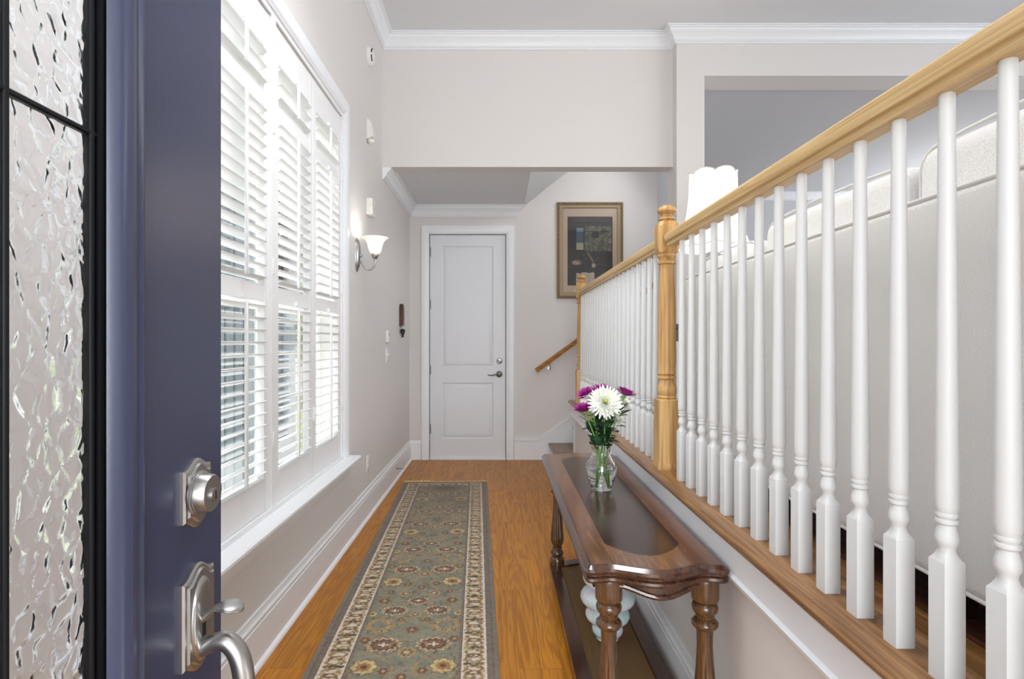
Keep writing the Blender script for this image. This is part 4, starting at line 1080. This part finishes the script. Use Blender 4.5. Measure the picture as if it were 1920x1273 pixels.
bm = NB(); lathe(bm, [(.001, 0), (.010, 0), (.012, .02), (.022, .05), (.026, .07), (.016, .082), (.001, .084)], XL+.026, 5.5, 1.318, 20); obj('bell', fixn(bm), pm('dark_pewter', (72, 72, 74), .45, .7), t)

# ------------------------------------------------------------------ picture
pic = thing('framed_picture', (.98, YB, 1.75), 'framed dark still life behind glass on the stairwell wall', 'picture')
def pxb(x, y): return (x-935)*YB/F, 1.28-(y-640)*YB/F
A = pxb(1043, 381); B = pxb(1167, 379); Cc = pxb(1168, 557); Dd = pxb(1046, 560)
fx0, fx1, fz0, fz1 = .628, 1.345, 1.745, 2.785
bm = NB()
rr = []
for w, d in ((0, 0), (0, .018), (.010, .030), (.028, .030), (.034, .022), (.060, .022), (.066, .016), (.066, .004)):
    rr.append([Vector((x, YB-d-.002, z)) for x, z in ((fx0+w, fz0+w), (fx1-w, fz0+w), (fx1-w, fz1-w), (fx0+w, fz1-w))])
loft(bm, rr, True, False); fixn(bm)
frm = obj('frame', bm, M_gold, pic, smooth=20)
bm = NB()   # rope bead round the outer edge
r_ = .009
def beads(p, q):
    n = int((q-p).length/.022)
    for k in range(n):
        c = p+(q-p)*(k+.5)/n
        bmesh.ops.create_icosphere(bm, subdivisions=1, radius=r_, matrix=Matrix.Translation(c))
cs = [Vector((x, YB-.032, z)) for x, z in ((fx0+.018, fz0+.018), (fx1-.018, fz0+.018), (fx1-.018, fz1-.018), (fx0+.018, fz1-.018))]
for i in range(4): beads(cs[i], cs[(i+1) % 4])
obj('rope_beading', bm, pm('beading_dark', (92, 78, 56), .5, .5), frm)
bm = NB(); box(bm, fx0+.05, fx1-.05, YB-.009, YB-.006, fz0+.05, fz1-.05); obj('mat_board', bm, M_mat, pic)
def art():
    x0, x1, z0, z1 = .745, 1.232, 1.885, 2.63; nx, nz = 110, 170
    s = np.linspace(0, 1, nx); t_ = np.linspace(0, 1, nz); S, T = np.meshgrid(s, t_)
    r = np.random.RandomState(11)
    def vn(sx, sz, seed):
        r = np.random.RandomState(seed); g = r.rand(sz+2, sx+2); a = T*(sz-.001); b_ = S*(sx-.001); i = a.astype(int); j = b_.astype(int); fa = a-i; fb = b_-j
        return g[i, j]*(1-fa)*(1-fb)+g[i+1, j]*fa*(1-fb)+g[i, j+1]*(1-fa)*fb+g[i+1, j+1]*fa*fb
    def C(c): return np.array(lin(c))
    col = np.zeros(S.shape+(3,)); col[:] = C((34, 34, 36)); n = vn(9, 14, 1); n2 = vn(26, 40, 2)
    def put(m, c, a=1.0): col[m] = col[m]*(1-a)+C(c)*a
    n3 = vn(50, 76, 5); put(n > .55, (30, 30, 30), .8); put(n2 > .7, (64, 54, 42), .7); put((n3 > .8) & (T < .5), (92, 84, 60), .7); put((n3 < .12) & (T < .5), (74, 40, 32), .7); put((n2 > .62) & (n3 > .6) & (T < .48), (50, 64, 42), .8)
    m = (S > .38) & (S < .98) & (T > .50) & (T < .86); put(m, (96, 98, 84), .85); put(m & (n2 > .6), (132, 134, 112), .7); put(m & (n3 > .7), (150, 150, 128), .5); put(m & (n3 < .2), (58, 62, 54), .6); put(m & (n < .35), (66, 70, 62), .7)
    d = np.hypot((S-.62)*.65, (T-.735)); put(d < .05, (44, 46, 46)); put(d < .025, (62, 62, 58))
    m = (S > .2) & (S < .35) & (T > .52) & (T < .84); put(m, (70, 92, 110)); put(m & (T < .62), (170, 172, 150)); put(m & (T > .78), (120, 140, 160))
    d = np.hypot((S-.2)*.7, (T-.33)*2); put(d < .075, (150, 128, 112)); put((d < .05) & (n2 > .5), (206, 190, 176))
    d = np.hypot((S-.58), (T-.29)*1.3); put(d < .045, (180, 166, 146)); m = np.abs((S-.5)-(.42-T)*.9+.0) < .02; put(m & (T > .34) & (T < .48), (130, 110, 92))
    put((np.abs(T-.88) < .012) | (np.abs(T-.95) < .01), (60, 62, 66), .6)
    X = x0+S*(x1-x0); Z = z0+T*(z1-z0); bm = NB()
    co = np.stack([X, np.full_like(X, YB-.0095), Z], -1).reshape(-1, 3)-np.array(worigin(pic)); idx = np.arange(nx*nz).reshape(nz, nx)
    q = np.stack([idx[:-1, :-1], idx[:-1, 1:], idx[1:, 1:], idx[1:, :-1]], -1).reshape(-1, 4)
    me = bpy.data.meshes.new('print'); me.vertices.add(len(co)); me.vertices.foreach_set('co', co.astype(np.float32).ravel()); me.loops.add(q.size); me.loops.foreach_set('vertex_index', q.astype(np.int32).ravel())
    me.polygons.add(len(q)); me.polygons.foreach_set('loop_start', (np.arange(len(q))*4).astype(np.int32)); me.update(calc_edges=True)
    at = me.color_attributes.new('pattern', 'FLOAT_COLOR', 'POINT'); cc = col.reshape(-1, 3)
    at.data.foreach_set('color', np.concatenate([cc, np.ones((len(cc), 1))], 1).astype(np.float32).ravel()); me.materials.append(vcol_mat('print_ink', .7))
    o = bpy.data.objects.new('print', me); COL.objects.link(o); o.parent = pic
    bm.free()
art()
bm = NB(); box(bm, fx0+.055, fx1-.055, YB-.0145, YB-.0125, fz0+.055, fz1-.055); obj('glass', bm, M_picglass, pic)
for ob in [pic]: ob.rotation_euler = (0, 0, 0)

# ------------------------------------------------------------------ sofa
SXB = .80
so_ = thing('sofa', (1.2, 1.15, ZL), 'large pale grey fabric sofa with its back to the white balusters', 'sofa')
def rbox(bm, x0, x1, y0, y1, z0, z1, b_=.03, seg=4): box(bm, x0, x1, y0, y1, z0, z1, b_, seg)
bm = NB(); rbox(bm, SXB, SXB+.16, -.13, 2.45, .842, 1.553, .022); obj('backrest', bm, M_sofa, so_, smooth=60)
bm = NB(); rbox(bm, SXB+.14, SXB+.95, -.12, 2.43, .85, 1.06, .02); obj('base', bm, M_sofa, so_, smooth=60)
for y0, y1 in ((-.13, .03), (2.27, 2.452)):
    bm = NB(); rbox(bm, SXB+.10, SXB+.95, y0, y1, .845, 1.40, .04); obj('armrest', bm, M_sofa, so_, smooth=60)
bm = NB()
for z in (.846,):
    tube(bm, [(SXB+.006, -.12, z), (SXB+.006, 2.43, z)], .0045, 8)
tube(bm, [(SXB+.006, -.12, 1.549), (SXB+.006, 2.43, 1.549)], .005, 8)
tube(bm, [(SXB+.006, 2.444, .85), (SXB+.006, 2.444, 1.54)], .005, 8)
obj('welt', bm, M_welt, so_, smooth=60)
def cushion(y0, y1, zt, name='back_cushion', x0=SXB+.085, x1=SXB+.27, z0=1.16):
    bm = NB(); box(bm, x0, x1, y0, y1, z0, zt, .045, 5)
    yc, zc_ = (y0+y1)/2, (z0+zt)/2
    for v in bm.verts:
        u = (v.co.y-yc)/((y1-y0)/2); w = (v.co.z-zc_)/((zt-z0)/2)
        bulge = .03*(1-u*u)*(1-w*w); v.co.x += bulge*(1 if v.co.x > (x0+x1)/2 else -.3)
        v.co.z += .012*(1-u*u)*(1 if w > 0 else 0); v.co.x += .0
    o = obj(name, bm, M_sofa, so_, smooth=70)
    bm = NB(); r = .05; P = []
    for (cy_, cz_, a0) in ((y1-r, zt-r, 0), (y0+r, zt-r, PI/2)):
        for k in range(7):
            a = a0+PI/2*k/6; u = (cy_+r*math.cos(a)-yc)/((y1-y0)/2); P.append((x0+.018, cy_+(r-.004)*math.cos(a), cz_+(r-.004)*math.sin(a)+.012*(1-u*u)))
        if a0 == 0:
            for k in range(1, 8):
                y = (y1-r)+((y0+r)-(y1-r))*k/8; u = (y-yc)/((y1-y0)/2); P.append((x0+.018, y, zt-.003+.012*(1-u*u)))
    P = [(x0+.018, y1-.004, z0+.1)]+P+[(x0+.018, y0+.004, z0+.1)]
    tube(bm, P, .0042, 8); obj('piping', bm, M_welt, o, smooth=60)
cushion(1.955, 2.50, 1.635); cushion(1.235, 1.885, 1.672); cushion(.54, 1.205, 1.685); cushion(-.10, .53, 1.685)
for y0, y1 in ((.035, .70), (.71, 1.57), (1.58, 2.26)):
    bm = NB(); box(bm, SXB+.27, SXB+.97, y0, y1, 1.06, 1.22, .04, 4); obj('seat_cushion', bm, M_sofa, so_, smooth=70)
for x, y in ((SXB+.06, -.06), (SXB+.06, 2.37), (SXB+.88, -.06), (SXB+.88, 2.37), (SXB+.06, 1.05)):
    bm = NB(); loft(bm, [sq_ring(x, y, z, h, 1, 16) for h, z in ((.018, ZL), (.026, .856))]); obj('leg', fixn(bm), M_mah, so_)

# ------------------------------------------------------------------ side table and lamp beyond the sofa
LX, LY = 1.335, 3.50
et = thing('side_table', (LX, LY, ZL), 'dark wooden side table under the lit lamp beyond the sofa', 'table')
bm = NB(); box(bm, LX-.27, LX+.27, LY-.27, LY+.27, 1.36, 1.385, .006, 2); obj('tabletop', bm, M_mah, et)
bm = NB(); box(bm, LX-.24, LX+.24, LY-.24, LY+.24, 1.28, 1.36); obj('apron', bm, M_mah, et)
for a in (-1, 1):
    for b_ in (-1, 1):
        bm = NB(); lathe(bm, [(.016, ZL), (.022, 1.1), (.026, 1.29)], LX+a*.22, LY+b_*.22, 0, 16); obj('leg', fixn(bm), M_mah, et)
lp = thing('table_lamp', (LX, LY, 1.385), 'lit table lamp with a scalloped white panelled shade behind the near newel post', 'lamp')
bm = NB(); lathe(bm, [(.085, 1.385), (.085, 1.40), (.05, 1.415), (.03, 1.44), (.05, 1.50), (.085, 1.58), (.09, 1.64), (.07, 1.70), (.03, 1.74), (.016, 1.76), (.012, 1.83), (.012, 1.9)], LX, LY, 0, 32); obj('base', fixn(bm), M_nickeld, lp, smooth=60)
def shade_rings(off=0):
    rr = []
    nz = 14
    for k in range(nz+1):
        f = k/nz; z = 1.875+f*.435
        r0 = .225-.085*(f**.55)-.012*math.sin(PI*f)
        ring = []
        for i in range(96):
            t = 2*PI*i/96; lob = abs(math.sin(3*t))
            r = (r0-off)*(.955+.045*lob**.6)
            zz = z+(.022*lob**.7*max(0, (f-.75)/.25) if f > .75 else 0)-(.020*lob**.7*(1-f/.2) if f < .2 else 0)
            ring.append(Vector((LX+r*math.cos(t+.25), LY+r*math.sin(t+.25), zz)))
        rr.append(ring)
    return rr
bm = NB(); a = loft(bm, shade_rings(0), True, False); b2 = loft(bm, list(reversed(shade_rings(.003))), True, False); fixn(bm)
obj('lamp_shade', bm, glow('shade_fabric', (236, 226, 212), 2.6, (1, .84, .68, 1)), lp, smooth=30)
bm = NB()
sr = shade_rings(-.0025)
for i in range(0, 96, 16):
    tube(bm, [r[i] for r in sr], .0022, 6)
for j in (0, -1):
    tube(bm, sr[j]+[sr[j][0]], .0035, 6)
obj('shade_trim', bm, pm('shade_piping', (206, 202, 196), .8), lp)
bm = NB(); lathe(bm, [(.001, 1.9), (.014, 1.905), (.016, 1.93), (.03, 1.97), (.03, 1.99), (.015, 2.02), (.001, 2.025)], LX, LY, 0, 20)
obj('bulb', fixn(bm), glow('lamp_bulb', (255, 250, 240), 5), lp)
bm = NB()
for a in range(3): tube(bm, [(LX, LY, 2.30), (LX+.13*math.cos(a*2.09), LY+.13*math.sin(a*2.09), 2.32)], .002, 5)
obj('shade_holder', fixn(bm), M_nickeld, lp)
point('lamp_light', (LX, LY, 2.05), 9, .03, (1, .93, .84))

# chandelier chain in the far room
ch = thing('chandelier', (4.12, 6.5, 2.2), 'thin dark chandelier chain hanging in the far room above the sofa back', 'light')
bm = NB()
for k in range(30):
    z = 3.47-k*.034; c = Vector((4.12, 6.5, z)); pl = [(math.cos(a)*.007, math.sin(a)*.021) for a in np.linspace(0, 2*PI, 11)]
    tube(bm, [c+(Vector((u, 0, w)) if k % 2 else Vector((0, u, w))) for u, w in pl], .0022, 5)
obj('chain', bm, pm('bronze_chain', (86, 80, 74), .5, .6), ch)
bm = NB(); lathe(bm, [(.06, 3.5), (.06, 3.485), (.02, 3.475), (.008, 3.47)], 4.12, 6.5, 0, 24); obj('ceiling_cap', fixn(bm), pm('bronze_cap', (86, 80, 74), .5, .6), ch)
bm = NB(); lathe(bm, [(.01, 2.46), (.03, 2.4), (.05, 2.3), (.03, 2.2), (.01, 2.15)], 4.12, 6.5, 0, 20)
for k in range(5):
    a = 2*PI*k/5; d = Vector((math.cos(a), math.sin(a), 0)); c = Vector((4.12, 6.5, 2.25))
    tube(bm, smooth_path([c, c+d*.1+Vector((0, 0, -.06)), c+d*.22+Vector((0, 0, -.03)), c+d*.26+Vector((0, 0, .05))], 4), .006, 8)
obj('body', fixn(bm), pm('bronze', (86, 80, 74), .5, .6), ch)

# ------------------------------------------------------------------ outside the window
def grass_mat():
    m = pm('lawn_green', (120, 150, 60), .95); nt = m.node_tree; N = nt.nodes; L = nt.links; b = N['Principled BSDF']
    tc = N.new('ShaderNodeTexCoord'); n = N.new('ShaderNodeTexNoise'); n.inputs['Scale'].default_value = 6; n.inputs['Detail'].default_value = 8; L.new(tc.outputs['Object'], n.inputs['Vector'])
    r = ramp(nt, [(.35, (52, 72, 26)), (.5, (86, 104, 40)), (.65, (112, 124, 60))]); L.new(n.outputs['Fac'], r.inputs[0]); L.new(r.outputs[0], b.inputs['Base Color']); return m
bm = NB(); box(bm, -40, XL-.18, -10, 45, -.7, -.45); box(bm, -2.2, XL-.18, -3, 12, -.45, -.12, mi=1); struct('ground', bm, [grass_mat(), pm('porch_concrete', (226, 224, 220), .8)])
bm = NB(); box(bm, -10, 6, -12, -.4, -.3, -.12); struct('ground_porch', bm, pm('porch_boards', (150, 140, 128), .8))
bm = NB(); box(bm, -3.5, 6.6, -5.0, -1.72, 3.62, 3.7); box(bm, -1.2, 1.25, -1.8, -.31, 3.62, 3.7); struct('sky_block_porch', bm, M_trim)  # unseen roof slabs added to hold back sky light at the doorway
M_side = pm('siding_blue_grey', (72, 88, 98), .7)
h1 = thing('neighbouring_house', (-3, 6.4, -.45), 'blue-grey board house wing with white corner trim outside the shutters', 'building')
bm = NB(); box(bm, -3.0, -2.60, 6.0, 7.2, -.45, 3.3)
for k in range(4): box(bm, -2.95+.1*k, -2.925+.1*k, 5.985, 6.0, -.45, 3.3)
obj('wall', bm, M_side, h1)
bm = NB(); box(bm, -3.1, -2.99, 5.96, 7.2, -.45, 1.72); obj('corner_trim', bm, M_trim, h1)
bm = NB(); box(bm, -5.2, -2.60, 5.9, 7.4, 1.80, 3.6)
for k in range(20): box(bm, -5.15+.13*k, -5.12+.13*k, 5.885, 5.9, 1.8, 3.6)
obj('upper_wall', bm, M_side, h1)
h2 = thing('distant_house', (-7, 18, -.45), 'low house with blue-grey fascia and dark windows across the lawn', 'building')
bm = NB(); box(bm, -9.5, -4.6, 18, 22, -.45, 2.2); obj('wall', bm, pm('dark_wall', (26, 30, 36), .8), h2)
bm = NB(); box(bm, -9.9, -4.2, 17.6, 22.4, 2.2, 2.65); obj('fascia', bm, M_side, h2)
for k in range(4):
    bm = NB(); box(bm, -9.3+k*1.45, -9.1+k*1.45, 17.7, 17.9, -.45, 2.2); obj('post', bm, M_trim, h2)
for k in range(3):
    bm = NB(); box(bm, -8.8+k*1.45, -8.0+k*1.45, 17.97, 18.0, .5, 1.6); obj('window', bm, pm('dark_window', (26, 30, 36), .1), h2)
M_bark = pm('bark', (84, 70, 56), .9)
def tree(x, y, h, r, label, seedv, c0):
    t = thing('leafy_tree', (x, y, -.45), label, 'tree', 'trees outside the window'); rnd = random.Random(seedv)
    bm = NB(); tube(bm, [(x, y, -.45), (x+.05, y, h*.3), (x, y+.05, h*.7)], [.16, .12, .05], 10); obj('trunk', bm, M_bark, t)
    bm = NB()
    for k in range(3800):
        while True:
            p = Vector((rnd.uniform(-1, 1), rnd.uniform(-1, 1), rnd.uniform(-1, 1)))
            if .3 < p.length < 1: break
        p = Vector((x+p.x*r, y+p.y*r, h+p.z*r*1.25)); a = Vector((rnd.gauss(0, 1), rnd.gauss(0, 1), rnd.gauss(0, 1))).normalized(); b_ = a.orthogonal().normalized(); s = rnd.uniform(.05, .10)*r*.7
        v = [bm.verts.new(q) for q in (p-a*s, p+b_*s*.5, p+a*s, p-b_*s*.5)]; bm.faces.new(v)
    m = pm('foliage_'+str(seedv), c0, .7); obj('crown', bm, m, t)
tree(-3.9, 9.6, 2.6, 1.5, 'bright green tree seen through the middle shutter panel', 21, (104, 134, 46))
tree(-7.2, 14.5, 3.6, 2.2, 'tall darker tree rising over the low house across the lawn', 22, (70, 96, 40))
tree(-8.4, 10.8, 1.6, 1.3, 'rounded tree beside the blue-grey siding outside', 23, (52, 74, 30))
